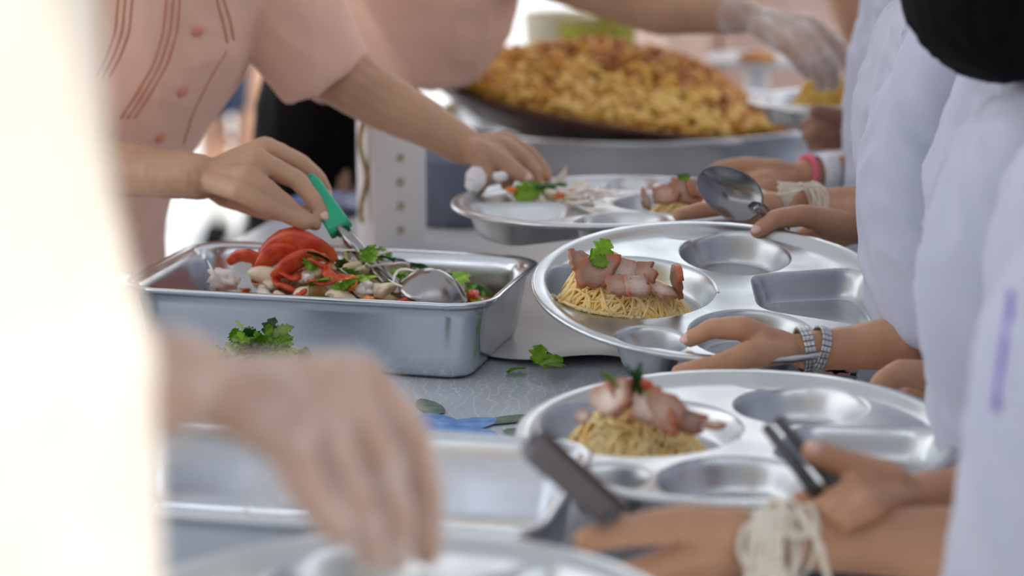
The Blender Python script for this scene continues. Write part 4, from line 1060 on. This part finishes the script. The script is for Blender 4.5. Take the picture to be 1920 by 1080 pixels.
# --- child holding the chopsticks (her dark hair hangs into the picture)
K_D = kid('child in white shirt with bowed black-haired head, holding dark chopsticks', Vector((.475, 2.03, 1.075)), Vector((.435, 1.98, 1.225)),
    [[(1872, 1925, 208, 1.88, .02), (1840, 1960, 235, 1.88, .045), (1812, 1985, 280, 1.88, .058), (1794, 2010, 350, 1.88, .064), (1778, 2030, 440, 1.88, .068), (1763, 2040, 540, 1.88, .070), (1757, 2040, 640, 1.88, .070), (1757, 2030, 740, 1.88, .068), (1762, 2015, 830, 1.87, .066), (1770, 1995, 895, 1.86, .062), (1774, 1985, 912, 1.86, .060)]],
    [dict(side=-1, arm=[(1880, 905, 1.755, .028), (1800, 924, 1.735, .0205), (1722, 930, 1.715, .0180)],
      fingers=[[(1602, 912, 1.685, .0125), (1545, 930, 1.680, .0092), (1500, 942, 1.680, .0080)], [(1604, 925, 1.670, .0125), (1550, 950, 1.660, .0092), (1520, 968, 1.665, .008)], [(1612, 938, 1.655, .0120), (1565, 960, 1.640, .009), (1548, 985, 1.650, .0075)], [(1625, 950, 1.640, .011), (1585, 975, 1.630, .008), (1570, 992, 1.640, .007)]],
      thumb=[(1665, 900, 1.695, .0145), (1608, 880, 1.690, .0125), (1562, 862, 1.685, .0108), (1524, 846, 1.680, .0086)]),
     dict(side=1, arm=[(1960, 740, 2.10, .028), (1870, 725, 2.09, .022), (1795, 718, 2.08, .0185)],
      fingers=[[(1738, 730, 2.085, .012), (1690, 752, 2.08, .009), (1650, 765, 2.07, .0075)], [(1740, 738, 2.10, .012), (1690, 760, 2.10, .009), (1655, 770, 2.09, .0075)], [(1745, 744, 2.115, .0115), (1700, 764, 2.115, .0085), (1670, 772, 2.11, .007)]],
      thumb=[(1745, 706, 2.065, .0145), (1692, 698, 2.05, .0125), (1656, 716, 2.04, .0105), (1631, 747, 2.03, .0078)])], 'skin_child', 4,
    head_hair=(Vector((P(1885, -50, 1.95).x, 1.95, P(1885, -55, 1.95).z)), .086, .090, .090))
sub_nails(K_D, [((1631, 747, 2.03), (1656, 716, 2.04), .0078), ((1524, 846, 1.68), (1562, 862, 1.685), .0086)])
# --- nearest child
K_E = kid('nearest child in white shirt, blurred, with cotton strings on the wrist', Vector((.46, 1.70, 1.06)), Vector((.44, 1.72, 1.27)),
    [[(1960, 2060, 430, 1.50, .03), (1918, 2120, 510, 1.50, .055), (1888, 2140, 600, 1.50, .064), (1862, 2150, 700, 1.50, .068), (1845, 2150, 800, 1.50, .070), (1826, 2140, 930, 1.50, .070), (1806, 2120, 1060, 1.50, .068), (1795, 2090, 1180, 1.50, .064), (1795, 2080, 1210, 1.50, .062)]],
    [dict(side=-1, arm=[(1920, 1035, 1.64, .030), (1780, 1022, 1.65, .0275), (1600, 1014, 1.655, .0240), (1440, 1012, 1.64, .0208)],
      fingers=[[(1320, 1030, 1.605, .0130), (1230, 1060, 1.60, .0098), (1170, 1075, 1.59, .0082)], [(1325, 1050, 1.62, .013), (1235, 1085, 1.62, .0095), (1180, 1100, 1.61, .008)], [(1335, 1065, 1.64, .0125), (1250, 1100, 1.64, .009), (1200, 1115, 1.64, .0078)], [(1345, 1075, 1.655, .012), (1270, 1110, 1.66, .0085), (1220, 1122, 1.66, .007)]],
      thumb=[(1375, 990, 1.615, .0150), (1272, 982, 1.595, .0135), (1175, 996, 1.58, .0115), (1098, 1014, 1.57, .0090)])], 'skin_child', 5)
# a purple ribbon on the nearest shirt
shE = [c for c in K_E.children if c.name.startswith('shirt')][0]
treeE = BVHTree.FromPolygons([v.co + wloc(shE) for v in shE.data.vertices], [tuple(p.vertices) for p in shE.data.polygons])
pts = []
for (px, py) in ((1898, 545), (1892, 600), (1882, 660), (1874, 720), (1869, 770)):
    h = treeE.ray_cast(Vector(cam.location), (P(px, py, 1.0) - cam.location).normalized())
    if h[0] is not None: pts.append(h[0] + h[1] * .001)
bm = B(); tube(bm, pts, [.0022] * len(pts), 8, flat=.6)
o = build('ribbon', bm, M['purple'], K_E); o['label'] = 'purple ribbon'
# collar tab of the second white shirt
bm = B(); tube(bm, [P(1652, 62, 2.66), P(1680, 62, 2.62), P(1712, 50, 2.60), P(1745, 32, 2.60)], [.004, .008, .010, .010], 12, flat=.25)
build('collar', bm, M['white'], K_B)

# wrist things
def around(c, ax, r1, r2, n, ph=0):
    ax = ax.normalized(); s, u = frame_of(ax)
    return [(c + s * r1 * math.cos(2 * math.pi * k / n + ph) + u * r2 * math.sin(2 * math.pi * k / n + ph), (s * math.cos(2 * math.pi * k / n + ph) + u * math.sin(2 * math.pi * k / n + ph)).normalized()) for k in range(n)]
wt_ = empty('wristwatch', P(1517, 656, 2.14)) ; wt_.parent = K_C; wt_.location = P(1517, 656, 2.14) - Vector(K_C.location)
wt_['label'] = 'steel bracelet wristwatch'
def watch_links(c, ax, r, n, wd):
    bm = B(); s, u = frame_of(ax)
    for (p, nrm) in around(c, ax, r, r * 1.04, n):
        t = nrm.cross(ax.normalized()); rot = Matrix((ax.normalized(), t, nrm)).transposed()
        for (off, w) in ((-.34, .28), (0, .38), (.34, .28)):
            box(bm, p + ax.normalized() * wd * off, (wd * w, 2 * math.pi * r / n * .92, .0026), rot, bev=.0006)
    return bm
axw = P(1600, 652, 2.15) - P(1500, 658, 2.14)
build('bracelet_links', watch_links(P(1508, 657, 2.14), axw + Vector((0, 0, .004)), .0200, 24, .0105), M['alu'], wt_)
build('bracelet_links', watch_links(P(1532, 656, 2.142), axw + Vector((0, 0, -.016)), .0205, 24, .0095), M['alu'], wt_)
# pink beads
bb = empty('bead_bracelet', P(1512, 328, 2.85)); bb.parent = K_B; bb.location = P(1512, 328, 2.85) - Vector(K_B.location); bb['label'] = 'bracelet of pink beads'
axb = P(1600, 320, 2.88) - P(1505, 328, 2.85)
for i, (p, nrm) in enumerate(around(P(1512, 327, 2.853), axb + Vector((0, 0, -.01)), .0215, .0215, 20)):
    bm = B(); sphere(bm, p, .0044, 2); build('bead', bm, M['bead'], bb)
ws_ = empty('wristwatch', P(1545, 325, 2.86)); ws_.parent = K_B; ws_.location = P(1545, 325, 2.86) - Vector(K_B.location); ws_['label'] = 'white watch with a perforated strap'
bm = B(); cs = P(1545, 325, 2.862); n = 60; ring = []
axn = axb.normalized()
for (off, rad) in ((-.0105, .0215), (-.0115, .0225), (-.0105, .0235), (.0105, .0240), (.0115, .0228), (.0105, .0218)):
    ring.append([bm.verts.new(q[0]) for q in around(cs + axn * off, axb, rad, rad, n)])
for i in range(6): bridge(bm, ring[i], ring[(i + 1) % 6])
build('strap', bm, M['strap'], ws_)
bm = B(); s, u = frame_of(axb)
for k in range(6):
    for q in (-1, 1):
        v = (Vector((0, -1, 0)) * math.cos(R(50 - 22 * k)) + Vector((0, 0, 1)) * math.sin(R(50 - 22 * k))); v = (v - axn * v.dot(axn)).normalized()
        if q > 0: sphere(bm, cs + v * .0238, (.0011, .0011, .0011), 1)
build('strap_hole', bm, M['strap_hole'], ws_)
# cotton strings tied round wrists
def strings(root, c, ax, r, n, sr, loose, seed, tails, label):
    rg = random.Random(seed); bm = B(); ax = ax.normalized()
    for k in range(n):
        off = ax * (rg.uniform(-1, 1) * (.013 if n > 5 else .016)); tl = Vector((rg.uniform(-.3, .3), rg.uniform(-.3, .3), rg.uniform(-.3, .3)))
        rr_ = r * (1 + loose * rg.random()); pts = [q[0] for q in around(c + off + Vector((0, -.001, -loose * r * .35 * rg.random())), ax + tl * (.5 + loose), rr_, rr_ * 1.02, 28, rg.random())]
        tube(bm, pts, sr * rg.uniform(.8, 1.2), 6, closed=True)
    for t in tails:
        p = [P(*q) for q in t]; q = []
        for i in range(len(p) - 1):
            for s in range(4): q.append(p[i].lerp(p[i + 1], s / 4) + Vector((rg.uniform(-1, 1), rg.uniform(-1, 1), rg.uniform(-1, 1))) * .0006)
        q.append(p[-1]); tube(bm, q, sr * 1.1, 6)
    o = build('string_bracelet', bm, M['cord'], root); o['label'] = label
rg = random.Random(4)
tl = []
for k in range(14):
    x = 1462 + rg.uniform(-6, 6); y = 350 + rg.uniform(-10, 10)
    tl.append([(1530 + rg.uniform(-6, 8), 346 + rg.uniform(-6, 6), 2.60), (1500, 350 + rg.uniform(-6, 6), 2.585), (x, y, 2.585)])
for k in range(9): tl.append([(1520 - k * 5, 350, 2.60), (1495 - k * 5, 358 + k, 2.58), (1478 - k * 3.5, 380, 2.58), (1472 - k * 4, 402, 2.585)])
strings(K_B, P(1512, 380, 2.63), P(1610, 378, 2.68) - P(1490, 384, 2.62), .0200, 15, .0010, .10, 9, tl, 'white cotton strings tied round the wrist with frayed ends')
tl = []
for k in range(5): tl.append([(1425 + k * 9, 955, 1.615), (1410 + 8 * k, 985, 1.600), (1405 + k * 14, 1040, 1.598), (1400 + k * 18, 1095, 1.60)])
tl += [[(1398, 985, 1.60), (1385, 1025, 1.598), (1400, 1065, 1.6), (1432, 1030, 1.60), (1425, 985, 1.6), (1398, 985, 1.6)], [(1490, 955, 1.61), (1520, 990, 1.605), (1540, 1030, 1.60), (1552, 1090, 1.60)], [(1440, 955, 1.615), (1480, 1005, 1.60), (1530, 1000, 1.61), (1500, 955, 1.615)]]
for k in range(3): tl.append([(1452 + 7 * k, 960, 1.612), (1440 + k * 12, 1010, 1.595), (1420 + 20 * k, 1090, 1.60)])
strings(K_E, P(1465, 1013, 1.645), P(1600, 1014, 1.655) - P(1440, 1012, 1.64), .0250, 4, .0022, .22, 10, tl, 'thick knotted cotton strings')

# --- main server in pink
YS = 2.80
sh = Vector((-.40, 2.86, 1.30)); hip = Vector((-.52, 2.86, .84)); hd = Vector((-.26, 2.80, 1.55))
S1 = empty('person', Vector((-.52, 2.86, 0)), 'server in a pink pintucked blouse with coral buttons, holding the green ladle', 'person')
h1m = hand_arm([(-60, 262, 2.72, .040), (80, 292, 2.66, .037), (200, 312, 2.60, .0320), (300, 325, 2.55, .0268), (378, 332, 2.52, .0245)],
    [[(497, 277, 2.53, .0120), (565, 306, 2.525, .0095), (598, 336, 2.52, .0086), (612, 362, 2.515, .0074)],
     [(482, 302, 2.50, .0130), (558, 338, 2.49, .0097), (590, 376, 2.475, .0088), (606, 404, 2.468, .0078)],
     [(466, 332, 2.48, .0125), (524, 372, 2.465, .0092), (562, 404, 2.46, .0082), (590, 420, 2.458, .0074)],
     [(450, 358, 2.465, .0112), (500, 386, 2.452, .0085), (542, 408, 2.45, .0076), (572, 420, 2.45, .0068)]],
    [(425, 365, 2.54, .0145), (495, 392, 2.53, .0115), (555, 402, 2.51, .0095), (598, 392, 2.49, .0080)], .002)
h2m = hand_arm([(560, 60, 2.84, .042), (622, 128, 2.82, .0395), (715, 188, 2.80, .0345), (800, 232, 2.78, .0280), (872, 275, 2.77, .0225)],
    [[(948, 264, 2.775, .0120), (990, 288, 2.78, .0092), (1012, 310, 2.775, .0084), (1025, 332, 2.77, .0072)],
     [(944, 276, 2.76, .0120), (984, 300, 2.762, .0092), (1004, 322, 2.757, .0084), (1008, 340, 2.755, .0072)],
     [(930, 290, 2.745, .0120), (960, 320, 2.745, .0092), (950, 345, 2.75, .0080)],
     [(905, 300, 2.735, .0120), (912, 330, 2.730, .0095), (900, 350, 2.74, .0080)]],
    [(900, 285, 2.74, .0150), (945, 305, 2.735, .0115), (968, 322, 2.730, .0098), (986, 334, 2.727, .0084)], .002)
bodym = trunk(sh, hip, hd, facing=Vector((1, 0, 0)), w=.17, d=.085, hr=.10, arms=[(sh + Vector((.06, -.14, -.03)), P(-60, 262, 2.72), .046, .040), (sh + Vector((.10, .12, -.03)), P(560, 60, 2.84), .047, .042)])
join_body(S1, [h1m, h2m, bodym], M['skin_server'], hd, .10, Vector((1, 0, 0)))
sub_nails(S1, [((612, 362, 2.515), (598, 336, 2.52), .0074), ((606, 404, 2.468), (590, 376, 2.475), .0078), ((986, 334, 2.727), (968, 322, 2.730), .0084)])
bm = B()
loft(bm, [(170, 560, -330, YS, .10), (130, 580, -250, YS, .17), (110, 560, -120, YS, .17), (105, 510, 0, YS, .16), (105, 478, 90, YS, .15), (115, 425, 180, YS, .14), (130, 366, 260, YS, .13), (135, 342, 310, YS, .13), (135, 318, 370, YS, .13), (130, 308, 430, YS, .14), (110, 305, 500, YS, .15), (80, 300, 640, YS, .16), (40, 290, 800, YS, .17)])
a_ = P(430, -150, 2.80); b_ = P(612, 145, 2.815)
cone(bm, a_, .085, b_, .053); cone(bm, P(330, -220, 2.8), .06, a_, .08)
cone(bm, sh + Vector((.02, -.12, -.02)), .075, P(-10, 120, 2.66), .06)
ob = garment('blouse', S1, bm, M['pink'], .004, .005, 3, 11, sx=8, sz=2)
dgm = ob.data; tree = BVHTree.FromPolygons([v.co + wloc(ob) for v in dgm.vertices], [tuple(p.vertices) for p in dgm.polygons])
def on_blouse(px, py):
    d = (P(px, py, 1.0) - cam.location).normalized(); h = tree.ray_cast(Vector(cam.location), d)
    return (h[0], h[1]) if h[0] is not None else (None, None)
def tuck(pts, m='pink_dark', r=.0011):
    q = []
    for (a, b) in zip(pts, pts[1:]):
        for s in range(8): q.append((a[0] + (b[0] - a[0]) * s / 8, a[1] + (b[1] - a[1]) * s / 8))
    q.append(pts[-1]); w = []
    for (x, y) in q:
        h, n = on_blouse(x, y)
        if h is not None: w.append(h + n * .0004)
    # smooth the path
    for _ in range(4): w = [w[0]] + [(w[i - 1] + w[i] * 2 + w[i + 1]) / 4 for i in range(1, len(w) - 1)] + [w[-1]]
    bm = B(); tube(bm, w, r, 6); build('pintuck', bm, M[m], S1)
for dx in (0, 13, 26):
    tuck([(312 + dx, -6), (306 + dx, 60), (288 + dx, 120), (262 + dx, 165), (226 + dx, 222)])
    tuck([(222 + dx, -6), (216 + dx, 60), (200 + dx, 105), (178 + dx, 145)])
tuck([(405, -6), (418, 40), (426, 80)]); tuck([(418, -6), (432, 40), (438, 75)])
tuck([(425, 95), (392, 150), (360, 215), (344, 270)], 'pink_dark', .0009)
for (px, py) in ((370, 58), (342, 171), (301, 258)):
    h, n = on_blouse(px, py); bm = B()
    rot = n.to_track_quat('Z', 'Y').to_matrix(); sphere(bm, h + n * .001, (.0072, .0072, .0028), 2, rot); build('button', bm, M['coral'], S1)
skirt(S1, Vector((hip.x, hip.y, .66)), .40, .14, .155, M['black']); shoes(S1, hip, Vector((1, 0, 0)), .17)
hair_cap(S1, hd + Vector((-.02, 0, .02)), .112, .106, .122, seed=3)
bm = B(); sphere(bm, P(893, 335, 2.722), (.0125, .010, .0150), 2); sphere(bm, P(884, 345, 2.722), (.008, .008, .009), 2)
me = remesh(bm, .0016, 2); displace(me, lambda p, n: .0022 * nz(p, 190)); o = link('tissue', me, M['tissue'])
tag(o, 'crumpled white tissue held between fingers and tray rim', 'tissue')
bm = B(); sphere(bm, P(938, 331, 2.724), (.0095, .008, .0065), 2); me = remesh(bm, .0014, 2); displace(me, lambda p, n: .0014 * nz(p, 220)); o = link('finger_bandage', me, M['tissue'], S1)

# --- second server behind
S2b = Vector((P(596, 300, 3.45).x, 3.45, 0))
S2 = empty('person', S2b, 'server behind in a pink blouse and black trousers, leaning towards the wok', 'person')
sh2 = P(800, -170, 3.45); hip2 = Vector((S2b.x, 3.45, .86)); hd2 = sh2 + Vector((.12, -.02, .20))
bodym = trunk(sh2, hip2, hd2, facing=Vector((1, 0, 0)), w=.14, d=.068, hr=.10)
join_body(S2, [bodym], M['skin_server'], hd2, .10, Vector((1, 0, 0)))
bm = B(); Y2 = 3.42
loft(bm, [(560, 1010, -230, Y2, .12), (550, 985, -120, Y2, .17), (560, 968, -20, Y2, .17), (575, 958, 40, Y2, .16), (600, 940, 80, Y2, .15), (640, 910, 115, Y2, .14), (680, 885, 138, Y2, .13), (690, 872, 144, Y2, .12)])
loft(bm, [(500, 800, -60, Y2 + .02, .14), (510, 800, 60, Y2 + .02, .15), (530, 780, 130, Y2 + .02, .15), (540, 740, 165, Y2 + .02, .14)])
garment('blouse', S2, bm, M['pink'], .006, .007, 3, 21, sx=7, sz=3)
bm = B()
loft(bm, [(505, 735, 60, 3.46, .12), (500, 740, 130, 3.46, .15), (492, 725, 180, 3.46, .16), (482, 690, 230, 3.46, .16), (478, 672, 300, 3.46, .155), (474, 665, 380, 3.46, .14), (472, 662, 480, 3.46, .13), (478, 660, 620, 3.46, .12), (490, 670, 900, 3.46, .10), (500, 665, 1180, 3.46, .09)])
garment('trousers', S2, bm, M['black'], .004, .009, 2, 5)
shoes(S2, hip2, Vector((1, 0, 0)), .16)
hair_cap(S2, hd2 + Vector((-.02, 0, .02)), .112, .106, .122, seed=4)

# --- third server at the far end, gloved
S3b = Vector((P(1395, 60, 4.15).x, 4.55, 0))
S3 = empty('person', S3b, 'server at the far end in pale pink, gloved hand over the farthest tray', 'person')
sh3 = Vector((S3b.x - .02, 4.50, 1.36)); hip3 = Vector((S3b.x, 4.55, .88)); hd3 = sh3 + Vector((0, -.06, .24))
armS3 = [(1020, -70, 3.30, .048), (1130, -28, 3.28, .043), (1240, 18, 3.25, .036), (1320, 25, 3.23, .028), (1392, 30, 3.21, .0240)]
fS3 = [[(1520, 50, 3.20, .0135), (1562, 80, 3.20, .0105), (1590, 118, 3.20, .0095), (1600, 150, 3.20, .0085)],
       [(1508, 66, 3.18, .0135), (1545, 100, 3.17, .0105), (1562, 130, 3.18, .0095), (1562, 158, 3.19, .0085)],
       [(1492, 80, 3.165, .013), (1520, 112, 3.155, .0100), (1535, 138, 3.16, .009), (1540, 158, 3.17, .008)],
       [(1475, 85, 3.15, .012), (1498, 112, 3.14, .0090), (1515, 138, 3.15, .008)]]
tS3 = [(1450, 60, 3.24, .015), (1500, 95, 3.25, .0115), (1535, 120, 3.24, .0098), (1560, 145, 3.23, .0085)]
h3 = hand_arm(armS3, fS3, tS3, .0028)
bodym = trunk(sh3, hip3, hd3, facing=Vector((0, -1, 0)), w=.17, d=.09, hr=.10, arms=[(sh3 + Vector((-.14, -.05, -.02)), P(860, -60, 3.9), .046, .046), (P(860, -60, 3.9), P(1020, -70, 3.30), .046, .048)])
join_body(S3, [h3, bodym], M['skin_server'], hd3, .10, Vector((0, -1, 0)))
bm = B(); loft(bm, [(1230, 1540, -260, 4.5, .09), (1170, 1600, -180, 4.5, .14), (1165, 1620, -60, 4.5, .14), (1170, 1620, 40, 4.5, .14), (1170, 1620, 200, 4.5, .14), (1165, 1625, 420, 4.5, .15)])
garment('blouse', S3, bm, mat('pale_pink_cotton', (.92, .68, .60), .85, 0, (.88, .64, .56), 7), .006, .009, 2, 8)
bm = B(); tube(bm, [P(1349, y, 4.335) for y in (-60, 0, 60, 120, 180)], .004, 8); build('blouse_seam', bm, mat('seam_brown', (.30, .12, .09), .8), S3)
skirt(S3, Vector((hip3.x, hip3.y, .86)), .45, .17, .20, M['pink']); shoes(S3, hip3, Vector((0, -1, 0)), .17)
hair_cap(S3, hd3 + Vector((0, .02, .02)), .106, .112, .122, seed=5)
def glove(root, arm, fingers, thumb, cuff, label, grow=.0022, voxel=.0028, crump=.0022, m='glove'):
    gr = lambda c: [tuple(list(q[:3]) + [q[3] + grow]) for q in c]
    me = hand_arm(gr(cuff + arm[-1:]), [gr(f) for f in fingers], gr(thumb), voxel, 3)
    displace(me, lambda p, n: crump * max(-.35, (1 - abs(nz(p, 42, 3)) * 3) * .6 + .5 * nz((p.x, p.y * 2, p.z), 85)))
    o = link('glove', me, M[m], root); o['label'] = label; return o
glove(S3, armS3, fS3, tS3, [(1372, 28, 3.215, .026)], 'clear plastic glove', voxel=.0032)
# clear gloved fingertip edge beside the far tray
bm = B(); [sphere(bm, P(1515 + 8 * k, 222 + 14 * (k % 3), 3.165), (.014, .008, .018), 2) for k in range(3)]
me = remesh(bm, .003, 2); displace(me, lambda p, n: .004 * nz(p, 120)); tag(link('plastic_bag', me, M['glove']), 'crumpled clear plastic under the farthest tray at the brown wrist', 'plastic bag')

# --- bare arm of a further person, far right behind the tray
S4b = Vector((P(1640, 60, 4.0).x, 4.0, 0)); S4 = empty('person', S4b, 'person far back, only a strip of bare arm showing beside the white shirts', 'person')
sh4 = Vector((S4b.x + .36, 4.02, 1.30)); hip4 = Vector((S4b.x + .38, 4.02, .84)); hd4 = sh4 + Vector((0, 0, .24))
bm = B(); chain(bm, [(P(1570, -140, 4.0), .045), (P(1600, 0, 4.0), .042), (P(1622, 80, 4.0), .038), (P(1665, 150, 3.9), .032), (P(1720, 190, 3.86), .026), (P(1750, 205, 3.84), .024)]); fa = remesh(bm, .006, 3)
bodym = trunk(sh4, hip4, hd4, w=.16, d=.085, hr=.10, arms=[(sh4 + Vector((-.10, -.06, -.03)), P(1570, -140, 4.0), .046, .045)])
join_body(S4, [fa, bodym], M['skin_fair'], hd4, .10)
bm = B(); loft(bm, [(1960, 2150, -260, 4.05, .1), (1925, 2180, -160, 4.05, .15), (1935, 2180, 80, 4.05, .14), (1935, 2180, 400, 4.05, .15)])
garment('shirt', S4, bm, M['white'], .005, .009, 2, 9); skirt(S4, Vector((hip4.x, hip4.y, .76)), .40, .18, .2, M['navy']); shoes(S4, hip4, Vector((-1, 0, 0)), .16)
hair_cap(S4, hd4 + Vector((.02, 0, .02)), .112, .106, .122, seed=6)

# --- nearest server: cream shirt at the left edge, gloved hand reaching in
S5b = Vector((-.42, .98, 0)); S5 = empty('person', S5b, 'nearest server, a large sunlit cream blur at the left, reaching in with a gloved hand', 'person')
sh5 = Vector((-.37, .98, 1.32)); hip5 = Vector((-.38, .98, .84)); hd5 = Vector((-.36, .98, 1.57))
armS5 = [(-170, 800, 1.13, .040), (60, 760, 1.17, .035), (220, 728, 1.20, .0305), (340, 715, 1.22, .0270)]
fS5 = [[(668, 708, 1.30, .0135), (765, 810, 1.31, .0112), (800, 925, 1.31, .0100), (800, 1035, 1.30, .0088)],
       [(640, 745, 1.265, .0140), (712, 870, 1.265, .0112), (738, 965, 1.27, .0100), (742, 1050, 1.275, .0090)],
       [(598, 790, 1.235, .0135), (640, 900, 1.225, .0108), (678, 975, 1.24, .0098), (700, 1040, 1.25, .0085)],
       [(545, 830, 1.205, .0125), (572, 915, 1.195, .0098), (610, 965, 1.205, .0088), (640, 1000, 1.22, .0080)]]
tS5 = [(470, 770, 1.27, .0165), (580, 850, 1.30, .0130), (650, 930, 1.31, .0115), (690, 1010, 1.30, .0095)]
h5 = hand_arm(armS5, fS5, tS5, .0024)
bodym = trunk(sh5, hip5, hd5, facing=Vector((1, 0, 0)), w=.12, d=.075, hr=.10, arms=[(sh5 + Vector((.0, .15, -.04)), P(-170, 800, 1.13), .045, .040)])
join_body(S5, [h5, bodym], M['skin_fair'], hd5, .10, Vector((1, 0, 0)))
bm = B()
loft(bm, [(-1350, 75, -500, .98, .10), (-1600, 150, -400, .98, .16), (-1650, 172, -200, .98, .17), (-1650, 188, 0, .98, .17), (-1650, 188, 200, .98, .17), (-1650, 200, 400, .98, .17), (-1650, 222, 560, .98, .17), (-1650, 262, 700, .98, .17), (-1650, 274, 900, .98, .18), (-1650, 285, 1080, .98, .18), (-1650, 285, 1300, .98, .18), (-1650, 290, 1700, .98, .18)])
cone(bm, sh5 + Vector((0, .12, -.03)), .07, P(-200, 640, 1.12), .068)
garment('shirt', S5, bm, M['cream'], .004, .008, 3, 31, sx=7, sz=2)
skirt(S5, Vector((hip5.x, hip5.y, .72)), .40, .20, .23, M['black']); shoes(S5, hip5, Vector((1, 0, 0)), .17)
hair_cap(S5, hd5 + Vector((-.02, 0, .02)), .112, .106, .122, seed=7)
glove(S5, armS5, fS5, tS5, [(215, 735, 1.20, .036), (290, 722, 1.21, .033)], 'clear crumpled plastic glove', .0026, .0026, .0034, 'glove_near')

# --- passer-by in the background, cropped at the waist
pb_ = P(440, 440, 6.7); PBx = pb_.x; Yp = 6.7
S6 = empty('person', Vector((PBx, Yp, 0)), 'passer-by on the bright ground in dark navy shorts and white socks', 'person')
bm = B(); hip6 = Vector((PBx, Yp, .72)); sh6 = Vector((PBx, Yp, 1.22)); hd6 = Vector((PBx, Yp, 1.46))
me = trunk(sh6, hip6, hd6, w=.10, facing=Vector((0, -1, 0)), d=.08, hr=.095)
join_body(S6, [me], M['skin_fair'], hd6, .095, Vector((0, -1, 0)))
bm = B(); loft(bm, [(395, 490, -60, Yp, .09), (385, 482, 60, Yp, .11), (388, 475, 150, Yp, .12), (390, 470, 205, Yp, .12)]); garment('shorts', S6, bm, M['navy'], .004, .012, 2, 3)
bm = B(); loft(bm, [(400, 470, -330, Yp, .06), (385, 490, -290, Yp, .12), (392, 485, -160, Yp, .12), (392, 485, -40, Yp, .12)]); garment('shirt', S6, bm, M['white'], .004, .012, 2, 3)
for s in (-1, 1):
    bm = B(); tube(bm, [Vector((PBx + s * .05, Yp, .02)), Vector((PBx + s * .05, Yp, .12)), Vector((PBx + s * .05, Yp, .20))], [.036, .036, .042], 16); build('sock', bm, M['sock'], S6)
shoes(S6, hip6, Vector((0, -1, 0)), .10)

# ------------------------------------------------------------------ labels of look-alikes: say which one by its place in the row
from collections import defaultdict
ORD = ['leftmost', 'second', 'third', 'fourth', 'fifth', 'sixth', 'seventh', 'eighth', 'ninth', 'tenth', 'eleventh', 'twelfth', 'thirteenth', 'fourteenth', 'fifteenth', 'sixteenth']
same = defaultdict(list)
for o in C.objects:
    if o.parent is None and o.get('label'): same[o['label']].append(o)
for lab, os_ in same.items():
    if len(os_) < 2: continue
    os_.sort(key=lambda q: q.location.x / q.location.y)
    for i, o in enumerate(os_):
        o['label'] = lab + (', leftmost' if i == 0 else ', rightmost' if i == len(os_) - 1 else ', %s from left' % ORD[min(i, 15)])
